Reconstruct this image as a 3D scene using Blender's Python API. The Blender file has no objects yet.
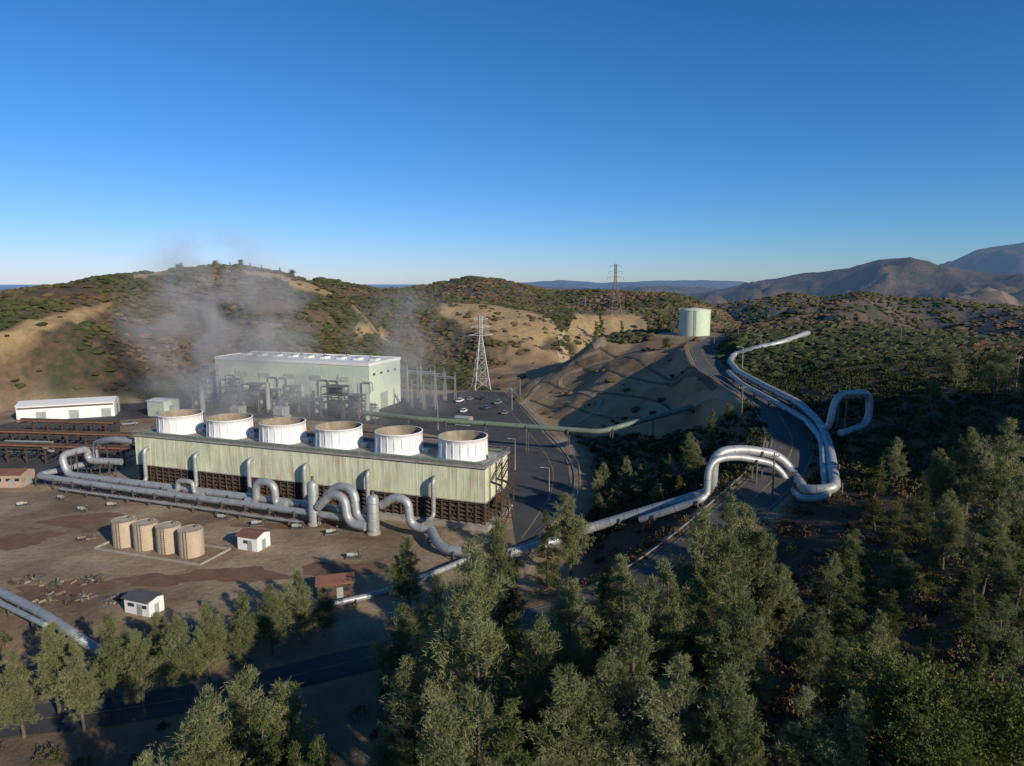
import bpy, math, random
import numpy as np
from mathutils import Vector
random.seed(7); rng=np.random.default_rng(7)
scene=bpy.context.scene
H=55.0; PITCH=math.radians(8.33); F=683.0
SP,CP=math.sin(PITCH),math.cos(PITCH)
# ---------- survey helpers : bearings measured in the photo -> metric world positions ----------
def ray(px,py):
    u=px-512.0; v=py-383.0
    return u, F*CP-v*SP, -(F*SP+v*CP)
def S(px,py,z):
    u,y,d=ray(px,py); s=(z-H)/d
    return (u*s,y*s,z)
def D(px,py,dist):
    u,y,d=ray(px,py); s=dist/y
    return (u*s,dist,H+d*s)
# ---------- noise ----------
_perm=rng.random((256,256))
def vnoise(x,y):
    xi=np.floor(x).astype(int); yi=np.floor(y).astype(int)
    fx=x-xi; fy=y-yi
    fx=fx*fx*(3-2*fx); fy=fy*fy*(3-2*fy)
    a=_perm[xi&255,yi&255]; b=_perm[(xi+1)&255,yi&255]; c=_perm[xi&255,(yi+1)&255]; d=_perm[(xi+1)&255,(yi+1)&255]
    return (a*(1-fx)+b*fx)*(1-fy)+(c*(1-fx)+d*fx)*fy-0.5
def fbm(x,y,o=5):
    r=0;a=1.0
    for i in range(o):
        r=r+a*vnoise(x*2**i+17.3*i,y*2**i+5.1*i); a*=.5
    return r
def ridged(x,y,o=4):
    r=0;a=1.0
    for i in range(o):
        r=r+a*(0.5-np.abs(2*vnoise(x*2**i+7.3*i,y*2**i+3.1*i))); a*=.5
    return r
def sstep(a,b,x):
    t=np.clip((x-a)/(b-a),0,1); return t*t*(3-2*t)
# ---------- terrain ----------
CTRL=[(-90,85,-6),(-50,85,-6),(-30,90,-5),(-10,78,-1),(-40,55,-4),(0,50,6),(15,55,12),(30,60,15),(45,70,17),(60,60,20),(30,40,18),(60,30,24),(0,25,14),(-40,20,4),(-90,40,-8),(-150,60,-9),(-5,98,0),(-200,85,-6),(-300,90,-5),
(8,112,1),(20,112,4),(26,133,7),(37,129,11.5),(16,140,2),(50,130,16.5),(60,150,20),(50,100,14.5),(67,182,24.5),(75,259,26),(88,330,30),(44,340,28),(53,333,26),(72,345,30),(100,340,31),
(-1,320,0),(18,257,0),(42,234,4.5),(52,212,9),(54,235,11),(39,301,13),(30,318,10),(26,290,4),(48,312,20),(25,360,10),(28,420,6),(35,180,4),(28,160,2.5),(44,165,9),(48,185,11),(60,280,19),(50,265,11.5),(60,300,24),(38,265,6.5),
(80,138,21),(100,180,29),(110,240,33),(135,300,37),(170,300,32),(80,80,21),(100,100,26),(110,140,30),(130,180,33),(60,420,12),(120,420,16),(180,420,4),(230,330,10),(180,200,34),(-100,150,0),(-50,250,0),(-200,230,0),(-300,200,0),(-150,350,2),(-50,400,2),(-300,330,8),(-150,120,0),(100,20,28),(0,-20,16),(-80,-20,4),(60,520,-5),(-100,520,0),(200,520,-20),(-300,500,0),(400,400,-25),(400,150,10),(-420,150,-2)]
C=np.array(CTRL,float); n=len(C); SC=100.0
def phi(r): 
    r=np.maximum(r,1e-6); return r*r*np.log(r)
P=C[:,:2]/SC
K=phi(np.hypot(P[:,None,0]-P[None,:,0],P[:,None,1]-P[None,:,1]))+np.eye(n)*2e-3
A=np.zeros((n+3,n+3)); A[:n,:n]=K; A[:n,n]=1; A[:n,n+1:]=P; A[n,:n]=1; A[n+1:,:n]=P.T
W=np.linalg.solve(A,np.concatenate([C[:,2],[0,0,0]]))
def tps(x,y):
    out=W[n]+W[n+1]*x/SC+W[n+2]*y/SC
    for i in range(n):
        out=out+W[i]*phi(np.hypot(x/SC-P[i,0],y/SC-P[i,1]))
    return out
PLAT=np.array([(-420,112),(-90,110),(-30,104),(-4,108),(9,122),(12,150),(17,175),(22,215),(18,250),(6,290),(-3,320),(-5,345),(-60,352),(-130,345),(-165,318),(-215,296),(-270,262),(-420,235)],float)
def inside(poly,x,y):
    r=np.zeros(np.shape(x),bool); m=len(poly)
    for i in range(m):
        x1,y1=poly[i][:2]; x2,y2=poly[(i+1)%m][:2]
        if y1==y2: continue
        c=((y1>y)!=(y2>y))&(x<(x2-x1)*(y-y1)/(y2-y1)+x1)
        r^=c
    return r
def segdist(poly,x,y,closed=True):
    d=np.full(np.shape(x),1e9); m=len(poly)
    for i in range(m if closed else m-1):
        x1,y1=poly[i][:2]; x2,y2=poly[(i+1)%m][:2]
        dx,dy=x2-x1,y2-y1; t=np.clip(((x-x1)*dx+(y-y1)*dy)/(dx*dx+dy*dy+1e-9),0,1)
        d=np.minimum(d,np.hypot(x-x1-t*dx,y-y1-t*dy))
    return d
def catmull(pts,step=2.0):
    pts=[np.array(p,float) for p in pts]; out=[]
    for i in range(len(pts)-1):
        p0=pts[max(i-1,0)];p1=pts[i];p2=pts[i+1];p3=pts[min(i+2,len(pts)-1)]
        k=max(2,int(np.linalg.norm(p2-p1)/step))
        for j in range(k):
            t=j/k
            out.append(.5*((2*p1)+(-p0+p2)*t+(2*p0-5*p1+4*p2-p3)*t*t+(-p0+3*p1-3*p2+p3)*t**3))
    out.append(pts[-1]); return np.array(out)
ROAD_R=catmull([(96,316,30.2),(80,285,28),(73,255,26.6),(68,225,26),(68,205,25.6),(68,180,24.2),(65,160,22),(61,145,20),(53,132,17.3),(42,121,13.5),(30,112,8.5),(18,106,4),(5,103,1.2),(-10,99,0.2)])
ROAD_L=catmull([(-10,99,0.2),(-24,96,-1.6),(-42,92,-4),(-65,88,-5.5),(-95,86,-6),(-140,84,-6),(-200,84,-6)])
ROADS=[(ROAD_R,4.6),(ROAD_L,3.6)]
RIDGES=[ # R, wf, wb, noise, silhouette
(470,115,120,7,[(-260,330),(-120,303),(0,294),(60,286),(110,277),(150,272),(200,267),(240,266),(280,273),(310,282),(335,292),(352,303),(370,322),(390,348),(410,380),(430,420)]),
(590,120,120,6,[(280,420),(320,330),(340,300),(360,297),(400,298),(440,299),(470,301),(520,306),(560,308),(600,309),(640,310),(680,315),(710,325),(740,340),(780,400)]),
(950,200,200,14,[(240,400),(290,288),(320,279),(350,284),(380,290),(420,287),(445,282),(470,277),(500,279),(530,287),(560,292),(600,290),(640,293),(670,294),(690,298),(720,310),(780,360)]),
(9000,1500,1500,50,[(-300,287),(0,289),(60,290),(200,289),(300,283),(380,287),(430,286),(500,284),(530,282),(560,280),(600,283),(640,282),(700,280),(740,282),(770,285),(900,290),(1300,290)]),
(2600,600,700,70,[(640,330),(690,297),(720,290),(760,281),(800,274),(850,268),(880,260),(910,258),(940,267),(960,270),(1000,275),(1060,278),(1200,280)]),
(5200,1000,1200,120,[(820,300),(900,276),(930,268),(950,262),(975,250),(1000,246),(1024,243),(1100,238),(1250,250)]),
(1250,280,280,24,[(680,370),(720,305),(760,300),(790,294),(820,299),(860,292),(900,298),(950,300),(1024,308),(1200,330)]),
(4200,500,600,60,[(380,310),(430,291),(500,288),(560,287),(610,289),(660,286),(700,287),(760,292),(820,300)]),
]
RR=[]
for R,wf,wb,na,sil in RIDGES:
    az=[];zc=[]
    for px,py in sil:
        u,y,d=ray(px,py); L=math.hypot(u,y); az.append(math.atan2(u,y)); zc.append(H+R*d/L)
    RR.append((R,wf,wb,na,np.array(az),np.array(zc)))
def height(x,y):
    x=np.asarray(x,float); y=np.asarray(y,float)
    r=np.hypot(x,y); az=np.arctan2(x,y)
    floor=-14-46*sstep(500,2500,r)
    b=tps(np.clip(x,-420,400),np.clip(y,-20,520))
    b=b+2.4*fbm(x/28,y/28,4)*sstep(30,90,r)+.5*fbm(x/5,y/5,2)+.6*ridged(x/17,y/17,2)*sstep(230,280,r)
    b=b+72*np.exp(-((x-192)/44)**2-((y-22)/62)**2)  # unseen hill added right of the frame to cast shade on the right slope
    b=b*(1-sstep(420,560,r))+floor*sstep(420,560,r)
    ridge=np.full(x.shape,-1e9)
    for R,wf,wb,na,a,zc in RR:
        zz=np.interp(az,a,zc); Rm=R*(1+.05*np.sin(az*9+R))
        dr=r-Rm; w=np.where(dr<0,wf,wb)*(1+.25*np.sin(az*23+R*.3))
        pr=np.exp(-(dr/w)**2)
        lam=R*.09
        zz=zz+ (R*.0020)*fbm(x/(R*.02),y/(R*.02),4)
        fz=floor+(zz-floor)*pr
        fz=fz+na*2.2*ridged(x/lam,y/lam,6)*4*pr*(1-pr)*.6-na*2*(1-pr)*pr
        ridge=np.maximum(ridge,fz)
    k=3.0
    m=np.maximum(b,ridge); z=m+np.log1p(np.exp(-np.abs(b-ridge)/k))*k*.7
    dpad=np.hypot(x-88,y-330); w=1-sstep(12,22,dpad); z=z*(1-w)+30.0*w
    ins=inside(PLAT,x,y); dd=segdist(PLAT,x,y)
    w=np.where(ins,1.0,1-sstep(0,14,dd)); z=z*(1-w)
    near=(r<420)
    for road,hw in ROADS:
        if near.any():
            xs=x[near];ys=y[near];zs=z[near]
            best=np.full(xs.shape,1e9);bz=np.zeros(xs.shape)
            for i in range(len(road)-1):
                x1,y1,z1=road[i];x2,y2,z2=road[i+1];dx,dy=x2-x1,y2-y1
                t=np.clip(((xs-x1)*dx+(ys-y1)*dy)/(dx*dx+dy*dy),0,1)
                dd=np.hypot(xs-x1-t*dx,ys-y1-t*dy); c=dd<best
                best=np.where(c,dd,best);bz=np.where(c,z1+(z2-z1)*t,bz)
            w=1-sstep(hw+1.5,hw+9,best)
            z[near]=zs*(1-w)+bz*w
    return z
def hz(x,y): return float(height(np.array([x]),np.array([y]))[0])
TT=np.exp(np.linspace(math.log(25),math.log(2500),900))
def G(px,py,off=0.0):
    u,y,d=ray(px,py); L=math.hypot(u,y)
    X=u/L*TT;Y=y/L*TT;Z=H+d/L*TT
    hh=height(X,Y)+off
    i=np.argmax(Z<hh)
    if not (Z<hh).any(): i=len(TT)-1
    if i>0:
        a=(Z[i-1]-hh[i-1]);b=(hh[i]-Z[i]); t=a/(a+b+1e-9)
        return (float(X[i-1]+(X[i]-X[i-1])*t),float(Y[i-1]+(Y[i]-Y[i-1])*t),float(Z[i-1]+(Z[i]-Z[i-1])*t))
    return (float(X[i]),float(Y[i]),float(Z[i]))
# ---------- node material helpers ----------
def new_mat(name):
    m=bpy.data.materials.new(name); m.use_nodes=True
    return m,m.node_tree.nodes,m.node_tree.links,m.node_tree.nodes['Principled BSDF']
def N(ns,t,**k):
    nd=ns.new(t)
    for a,b in k.items():
        if a in nd.inputs: nd.inputs[a].default_value=b
        else: setattr(nd,a,b)
    return nd
def ramp(ns,stops):
    r=ns.new('ShaderNodeValToRGB'); e=r.color_ramp.elements
    while len(e)<len(stops): e.new(.5)
    for i,(p,c) in enumerate(stops):
        e[i].position=p; e[i].color=(*c,1) if len(c)==3 else c
    return r
def mixc(ns,ls,fac,a,b,mode='MIX'):
    m=ns.new('ShaderNodeMix'); m.data_type='RGBA'; m.blend_type=mode
    for sock,val in ((m.inputs[0],fac),(m.inputs[6],a),(m.inputs[7],b)):
        if isinstance(val,bpy.types.NodeSocket): ls.new(val,sock)
        elif isinstance(val,(int,float)): sock.default_value=val
        else: sock.default_value=(*val,1)
    return m.outputs[2]
def mat(name,col,rough=.7,metal=0,var=.25,scale=.6,streak=0,col2=None,bump=0,zs=1.0):
    m,ns,ls,b=new_mat(name)
    g=ns.new('ShaderNodeNewGeometry'); mp=ns.new('ShaderNodeMapping'); ls.new(g.outputs['Position'],mp.inputs[0])
    mp.inputs['Scale'].default_value=(1,1,zs)
    nz=N(ns,'ShaderNodeTexNoise',Scale=scale,Detail=6.0,Roughness=.65); ls.new(mp.outputs[0],nz.inputs['Vector'])
    dark=tuple(c*(1-var) for c in col); li=tuple(min(1,c*(1+var*.6)) for c in col)
    r=ramp(ns,[(.3,dark),(.7,li)]); ls.new(nz.outputs[0],r.inputs[0]); out=r.outputs[0]
    if streak:
        mp2=ns.new('ShaderNodeMapping'); ls.new(g.outputs['Position'],mp2.inputs[0]); mp2.inputs['Scale'].default_value=(.8,.8,.09)
        n2=N(ns,'ShaderNodeTexNoise',Scale=1.0,Detail=7.0,Roughness=.7); ls.new(mp2.outputs[0],n2.inputs['Vector'])
        r2=ramp(ns,[(.46,(0,0,0)),(.72,(streak,)*3)]); ls.new(n2.outputs[0],r2.inputs[0])
        out=mixc(ns,ls,r2.outputs[0],out,col2 or (.2,.1,.05))
    ls.new(out,b.inputs['Base Color']); b.inputs['Roughness'].default_value=rough; b.inputs['Metallic'].default_value=metal
    if bump:
        bp=N(ns,'ShaderNodeBump',Strength=bump,Distance=.1); ls.new(nz.outputs[0],bp.inputs['Height']); ls.new(bp.outputs[0],b.inputs['Normal'])
    return m
M={}
M['green']=mat('pale_green_siding',(.56,.65,.51),.6,var=.10,streak=.3,col2=(.42,.43,.33))
M['tgreen']=mat('cooling_tower_panels',(.64,.67,.48),.7,var=.15,scale=.2,streak=.85,col2=(.36,.24,.13))
M['white']=mat('white_paint',(.80,.80,.79),.5,var=.05,streak=.2,col2=(.55,.47,.38))
M['roofw']=mat('white_roof',(.74,.75,.74),.6,var=.08)
M['galv']=mat('insulated_pipe_cladding',(.38,.40,.41),.5,.35,var=.22,scale=.5,streak=.35,col2=(.22,.20,.17))
M['band']=mat('pipe_seam',(.29,.30,.31),.5,.4)
M['steel']=mat('weathered_steel',(.13,.12,.11),.6,.3)
M['gsteel']=mat('galvanised_steel',(.34,.35,.36),.5,.4)
M['brown']=mat('redwood_louvres',(.085,.055,.038),.8,var=.5,scale=.8)
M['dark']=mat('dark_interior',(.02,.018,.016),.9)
M['rust']=mat('stained_inner_shell',(.30,.25,.18),.8,var=.35,streak=.5,col2=(.16,.10,.06))
M['conc']=mat('concrete',(.33,.31,.27),.85,var=.3,streak=.4,col2=(.18,.15,.12))
M['tan']=mat('tan_tank_shell',(.46,.37,.27),.7,var=.15,streak=.4,col2=(.30,.23,.15))
M['tankg']=mat('green_tank_paint',(.52,.62,.46),.5,var=.08,streak=.2,col2=(.40,.45,.34))
M['pipeg']=mat('green_pipe_paint',(.15,.20,.15),.5,var=.2)
M['asph']=mat('asphalt',(.055,.055,.058),.9,var=.45,scale=.09,bump=.1,streak=.25,col2=(.10,.09,.08))
M['asph2']=mat('old_asphalt',(.085,.08,.075),.9,var=.4,scale=.15,streak=.3,col2=(.13,.11,.09))
M['yel']=mat('yellow_road_paint',(.33,.25,.07),.7,var=.4,scale=1.5)
M['wpt']=mat('white_road_paint',(.32,.32,.30),.7,var=.4,scale=1.5)
M['redroof']=mat('red_brown_roof',(.20,.09,.06),.7)
M['glass']=mat('dark_glass',(.03,.04,.05),.1,var=.1)
M['tyre']=mat('tyre_rubber',(.02,.02,.02),.9)
M['track']=mat('graded_dirt_track',(.35,.26,.165),.95,var=.2,scale=.3)
M['ditch']=mat('drain_ditch',(.13,.10,.065),.95,var=.3,scale=.3)
M['stain']=mat('rust_brown_soil',(.17,.095,.055),.95,var=.35,scale=.4)
M['bark']=mat('bark',(.13,.10,.075),.95,var=.4,scale=3)
M['wood']=mat('wood_pole',(.15,.11,.08),.9)
M['pink']=mat('pinkish_siding',(.42,.30,.24),.7)
M['grey']=mat('equipment_grey',(.32,.35,.33),.6,var=.2)
M['blue']=mat('blue_car_paint',(.05,.09,.2),.3)
M['black']=mat('dark_car_paint',(.03,.03,.035),.3)
M['silver']=mat('silver_car_paint',(.35,.36,.38),.3,.4)
# ---------- mesh builder ----------
class MB:
    def __init__(s,name,loc=(0,0,0),rot=0): s.n=name;s.loc=loc;s.rot=rot;s.parts={};s.p('body')
    def p(s,k): s.cur=s.parts.setdefault(k,dict(v=[],f=[],m=[],s=[])); return s
    def add(s,v,f,m,sm=False):
        c=s.cur;o=len(c['v']);c['v']+=[tuple(map(float,q)) for q in v]
        c['f']+=[tuple(i+o for i in q) for q in f];c['m']+=[m]*len(f);c['s']+=[sm]*len(f)
    def box(s,a,b,m):
        x0,y0,z0=a;x1,y1,z1=b
        s.add([(x0,y0,z0),(x1,y0,z0),(x1,y1,z0),(x0,y1,z0),(x0,y0,z1),(x1,y0,z1),(x1,y1,z1),(x0,y1,z1)],
          [(0,3,2,1),(4,5,6,7),(0,1,5,4),(1,2,6,5),(2,3,7,6),(3,0,4,7)],m)
    def beam(s,a,b,w,m):
        a=Vector(a);b=Vector(b);d=(b-a)
        if d.length<1e-6: return
        d.normalize();up=Vector((0,0,1)) if abs(d.z)<.9 else Vector((1,0,0))
        x=d.cross(up).normalized()*w/2;y=d.cross(x).normalized()*w/2
        s.add([a-x-y,a+x-y,a+x+y,a-x+y,b-x-y,b+x-y,b+x+y,b-x+y],[(0,1,2,3),(7,6,5,4),(0,4,5,1),(1,5,6,2),(2,6,7,3),(3,7,4,0)],m)
    def lathe(s,prof,cx,cy,m,seg=24,cap=False):
        v=[];f=[]
        for r,z in prof:
            for i in range(seg):
                a=2*math.pi*i/seg; v.append((cx+r*math.cos(a),cy+r*math.sin(a),z))
        for k in range(len(prof)-1):
            for i in range(seg):
                j=(i+1)%seg; f.append((k*seg+i,k*seg+j,(k+1)*seg+j,(k+1)*seg+i))
        s.add(v,f,m,True)
        if cap: s.add(v[-seg:],[tuple(range(seg))],m)
    def tube(s,path,r,m,seg=12,bands=0,bm=None):
        P=[Vector(p) for p in path]
        Q=[P[0]]
        for a in P[1:]:
            if (a-Q[-1]).length>1e-3: Q.append(a)
        P=Q
        if len(P)<2: return
        T=[]
        for i in range(len(P)):
            t=(P[min(i+1,len(P)-1)]-P[max(i-1,0)]); T.append(t.normalized())
        up=Vector((0,0,1)) if abs(T[0].z)<.9 else Vector((1,0,0))
        x=T[0].cross(up).normalized(); rings=[];v=[];f=[]
        for i,p in enumerate(P):
            x=(x-T[i]*x.dot(T[i])).normalized(); y=T[i].cross(x)
            rings.append((p,x.copy(),y.copy()))
            for k in range(seg):
                a=2*math.pi*k/seg; v.append(p+x*(r*math.cos(a))+y*(r*math.sin(a)))
        for i in range(len(P)-1):
            for k in range(seg):
                j=(k+1)%seg; f.append((i*seg+k,i*seg+j,(i+1)*seg+j,(i+1)*seg+k))
        s.add(v,f,m,True)
        s.add(v[:seg],[tuple(range(seg))[::-1]],m); s.add(v[-seg:],[tuple(range(seg))],m)
        if bands:
            acc=0;nx=bands*.5
            for i in range(len(P)-1):
                L=(P[i+1]-P[i]).length
                while nx<acc+L:
                    t=(nx-acc)/L;c=P[i].lerp(P[i+1],t);d=(P[i+1]-P[i]).normalized()
                    xx=(rings[i][1]-d*rings[i][1].dot(d)).normalized();yy=d.cross(xx);vv=[];ff=[]
                    for e in (-.09,.09):
                        for k in range(seg):
                            a=2*math.pi*k/seg; vv.append(c+d*e+(xx*math.cos(a)+yy*math.sin(a))*(r*1.03))
                    for k in range(seg):
                        j=(k+1)%seg; ff.append((k,j,seg+j,seg+k))
                    ff+= [tuple(range(seg))[::-1],tuple(range(seg,2*seg))]
                    s.add(vv,ff,bm or M['band']); nx+=bands
                acc+=L
    def done(s):
        parts={k:v for k,v in s.parts.items() if v['f']}
        objs=[]
        for k,c in parts.items():
            me=bpy.data.meshes.new(s.n+'_'+k); me.from_pydata(c['v'],[],c['f'])
            ms=[]; 
            for m in c['m']:
                if m not in ms: ms.append(m)
            for m in ms: me.materials.append(m)
            idx={m:i for i,m in enumerate(ms)}
            me.polygons.foreach_set('material_index',[idx[m] for m in c['m']])
            me.polygons.foreach_set('use_smooth',c['s'])
            me.update()
            o=bpy.data.objects.new(s.n if len(parts)==1 else k,me); scene.collection.objects.link(o); objs.append(o)
        if len(parts)==1: root=objs[0]
        else:
            root=bpy.data.objects.new(s.n,None); scene.collection.objects.link(root)
            for o in objs: o.parent=root
        root.location=s.loc; root.rotation_euler=(0,0,s.rot)
        return root
def fillet(pts,r,k=7):
    P=[Vector(p) for p in pts];out=[P[0]]
    for i in range(1,len(P)-1):
        a=P[i-1]-P[i];b=P[i+1]-P[i]; rr=min(r,a.length*.49,b.length*.49)
        A=P[i]+a.normalized()*rr;B=P[i]+b.normalized()*rr
        for j in range(k+1):
            t=j/k; out.append(A*(1-t)**2+P[i]*2*t*(1-t)+B*t*t)
    out.append(P[-1]); return out
def fast_mesh(name,V,Fc,mats,attrs=None,smooth=False,midx=None):
    me=bpy.data.meshes.new(name);nf,k=Fc.shape
    me.vertices.add(len(V)); me.vertices.foreach_set('co',V.astype(np.float32).ravel())
    me.loops.add(nf*k); me.loops.foreach_set('vertex_index',Fc.astype(np.int32).ravel())
    me.polygons.add(nf); me.polygons.foreach_set('loop_start',np.arange(nf,dtype=np.int32)*k)
    try: me.polygons.foreach_set('loop_total',np.full(nf,k,dtype=np.int32))
    except Exception: pass
    for m in mats: me.materials.append(m)
    if midx is not None: me.polygons.foreach_set('material_index',midx.astype(np.int32))
    me.polygons.foreach_set('use_smooth',np.full(nf,smooth))
    for a,(t,d) in (attrs or {}).items():
        at=me.attributes.new(a,t,'POINT'); at.data.foreach_set('color' if t=='FLOAT_COLOR' else 'value',d.astype(np.float32).ravel())
    me.update(calc_edges=True); me.validate()
    return me
def link(name,me):
    o=bpy.data.objects.new(name,me); scene.collection.objects.link(o); return o
# ---------- ground sheet ----------
rr=np.concatenate([[0.5],np.exp(np.linspace(math.log(15),math.log(400),400)),np.exp(np.linspace(math.log(402),math.log(12000),360)),np.exp(np.linspace(math.log(12500),math.log(60000),20))])
NR,NA=len(rr),760
aa=np.radians(np.linspace(-80,80,NA))
Rg,Ag=np.meshgrid(rr,aa,indexing='ij'); X=(Rg*np.sin(Ag)).ravel();Y=(Rg*np.cos(Ag)).ravel()
Z=height(X,Y)
polyG=lambda L:np.array([G(*p)[:2] for p in L])
GOLD=[polyG(L) for L in ([(-20,345),(0,330),(60,313),(112,303),(110,310),(70,322),(30,342),(0,358)],
 [(205,270),(240,269),(300,280),(337,295),(325,298),(295,288),(250,275)],
 [(440,303),(500,306),(545,314),(562,330),(530,350),(490,338),(465,325),(440,312)],
 [(350,332),(380,326),(392,338),(360,343)],[(575,313),(640,312),(650,326),(610,338),(575,345),(560,335)],[(118,275),(172,272),(168,276),(130,280)])]
DIRT=[polyG(L) for L in ([(505,398),(535,372),(570,352),(605,340),(690,338),(715,350),(705,372),(742,395),(745,412),(700,428),(640,434),(560,432)],
 [(470,372),(560,350),(600,345),(560,365),(510,392),(480,388)],)]
rr_=np.hypot(X,Y); azg=np.arctan2(X,Y)
wn=fbm(X/12,Y/12,3)*9
gold=np.zeros(len(X));dirt=np.zeros(len(X));mound=np.zeros(len(X))
for p in GOLD:
    s=np.where(inside(p,X,Y),1,-1)*segdist(p,X,Y)+wn*.6-1; gold=np.maximum(gold,sstep(-3,3,s))
for p in DIRT:
    s=np.where(inside(p,X,Y),1,-1)*segdist(p,X,Y)+wn*.35; dirt=np.maximum(dirt,sstep(-2,2,s))
mound=dirt.copy()
far=sstep(500,800,rr_)
rt=sstep(.12,.25,azg)*(1-sstep(1500,2000,rr_))
thr=.34-.15*rt
gold=np.maximum(gold,far*sstep(0,.22,fbm(X/170+9,Y/170,5)-thr)*(.6-.3*sstep(1500,2200,rr_)))
gold=np.maximum(gold,(1-far)*sstep(.0,.2,fbm(X/45+3,Y/45,4)-.3)*.55*sstep(230,330,rr_))
sp=np.where(inside(PLAT,X,Y),1,-1)*segdist(PLAT,X,Y); plat=sstep(-7,1,sp+wn*.3)
for road,hw in ROADS:
    d=segdist(road[::3],X,Y,False); dirt=np.maximum(dirt,.7*(1-sstep(hw+1,hw+4,d+wn*.15)))
d=np.hypot(X-88,Y-330); dirt=np.maximum(dirt,1-sstep(18,26,d+wn*.3))
bank=(1-sstep(-20,-5,X))*sstep(40,60,Y)*(1-sstep(112,118,Y)); dirt=np.maximum(dirt,bank*.5)
dirt=np.maximum(dirt,plat)
cover=np.stack([gold,dirt,1-sstep(130,210,rr_),np.ones(len(X))],1)
I,J=np.meshgrid(np.arange(NR-1),np.arange(NA-1),indexing='ij')
q=(I*NA+J).ravel(); Fc=np.stack([q,q+NA,q+NA+1,q+1],1)
gm,ns,ls,b=new_mat('hills_ground')
g=ns.new('ShaderNodeNewGeometry'); at=N(ns,'ShaderNodeAttribute',attribute_name='cover'); sep=ns.new('ShaderNodeSeparateColor'); ls.new(at.outputs['Color'],sep.inputs[0])
am=N(ns,'ShaderNodeAttribute',attribute_name='mound')
def noise(sc,det=6,ro=.6):
    nz=N(ns,'ShaderNodeTexNoise',Scale=sc,Detail=float(det),Roughness=ro); ls.new(g.outputs['Position'],nz.inputs['Vector']); return nz.outputs[0]
n1=noise(.018,8,.7); n2=noise(.25,8,.7); n3=noise(.9,6,.7)
r1=ramp(ns,[(.3,(.028,.038,.014)),(.44,(.052,.05,.02)),(.53,(.095,.06,.033)),(.62,(.12,.08,.043)),(.78,(.18,.13,.07))]); 
mx=N(ns,'ShaderNodeMath',operation='ADD'); ls.new(n1,mx.inputs[0]); 
m2=N(ns,'ShaderNodeMath',operation='MULTIPLY_ADD'); ls.new(n2,m2.inputs[0]); m2.inputs[1].default_value=.7; m2.inputs[2].default_value=-.34; ls.new(m2.outputs[0],mx.inputs[1]); ls.new(mx.outputs[0],r1.inputs[0])
rn=ramp(ns,[(.35,(.028,.022,.015)),(.65,(.075,.055,.036))]); ls.new(n2,rn.inputs[0])
c=mixc(ns,ls,sep.outputs[2],r1.outputs[0],rn.outputs[0])
rg=ramp(ns,[(.3,(.24,.16,.075)),(.7,(.42,.30,.145))]); ls.new(n2,rg.inputs[0])
c=mixc(ns,ls,sep.outputs[0],c,rg.outputs[0])
rd=ramp(ns,[(.25,(.15,.10,.06)),(.5,(.265,.19,.12)),(.75,(.39,.30,.20))])
md=N(ns,'ShaderNodeMath',operation='MULTIPLY_ADD'); ls.new(n3,md.inputs[0]); md.inputs[1].default_value=.5
md2=N(ns,'ShaderNodeMath',operation='MULTIPLY_ADD'); nb=noise(.05,8,.6); ls.new(nb,md2.inputs[0]); md2.inputs[1].default_value=1.5; md2.inputs[2].default_value=-.5; ls.new(md2.outputs[0],md.inputs[2])
ls.new(md.outputs[0],rd.inputs[0])
rm=ramp(ns,[(.25,(.17,.105,.055)),(.5,(.27,.18,.095)),(.75,(.36,.25,.135))]); ls.new(md.outputs[0],rm.inputs[0])
dc=mixc(ns,ls,am.outputs['Fac'],rd.outputs[0],rm.outputs[0])
c=mixc(ns,ls,sep.outputs[1],c,dc)
ls.new(c,b.inputs['Base Color']); b.inputs['Roughness'].default_value=.95
b.inputs['Specular IOR Level'].default_value=.1
vl0=N(ns,'ShaderNodeVectorMath',operation='LENGTH'); ls.new(g.outputs['Position'],vl0.inputs[0])
mrr=N(ns,'ShaderNodeMapRange'); ls.new(vl0.outputs['Value'],mrr.inputs[0]); mrr.inputs[1].default_value=700; mrr.inputs[2].default_value=3500; mrr.inputs[3].default_value=0; mrr.inputs[4].default_value=35
nfar=noise(.006,8,.65)
bpf=N(ns,'ShaderNodeBump',Strength=1.0); ls.new(nfar,bpf.inputs['Height']); ls.new(mrr.outputs[0],bpf.inputs['Distance'])
bp=N(ns,'ShaderNodeBump',Strength=.6,Distance=1.0); ls.new(n2,bp.inputs['Height']); ls.new(bpf.outputs[0],bp.inputs['Normal']); ls.new(bp.outputs[0],b.inputs['Normal'])
def paint_haze(m,ns,ls,surf,out,L=10000.0):  # aerial haze painted into the surface: blue glow growing with distance from origin
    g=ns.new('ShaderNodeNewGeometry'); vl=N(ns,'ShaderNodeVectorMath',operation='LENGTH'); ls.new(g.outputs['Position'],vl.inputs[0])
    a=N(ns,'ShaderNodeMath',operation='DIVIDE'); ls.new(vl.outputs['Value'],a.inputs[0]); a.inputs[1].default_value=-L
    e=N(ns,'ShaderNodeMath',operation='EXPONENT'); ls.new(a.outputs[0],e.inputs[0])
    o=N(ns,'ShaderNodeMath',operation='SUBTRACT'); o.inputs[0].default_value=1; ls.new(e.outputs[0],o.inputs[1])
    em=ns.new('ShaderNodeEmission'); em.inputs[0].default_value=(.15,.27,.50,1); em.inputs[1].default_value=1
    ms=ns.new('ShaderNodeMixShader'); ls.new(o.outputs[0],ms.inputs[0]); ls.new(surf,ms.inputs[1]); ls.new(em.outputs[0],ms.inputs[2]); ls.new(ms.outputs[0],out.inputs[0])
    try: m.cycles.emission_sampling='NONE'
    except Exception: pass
paint_haze(gm,ns,ls,b.outputs[0],ns['Material Output'])
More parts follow.
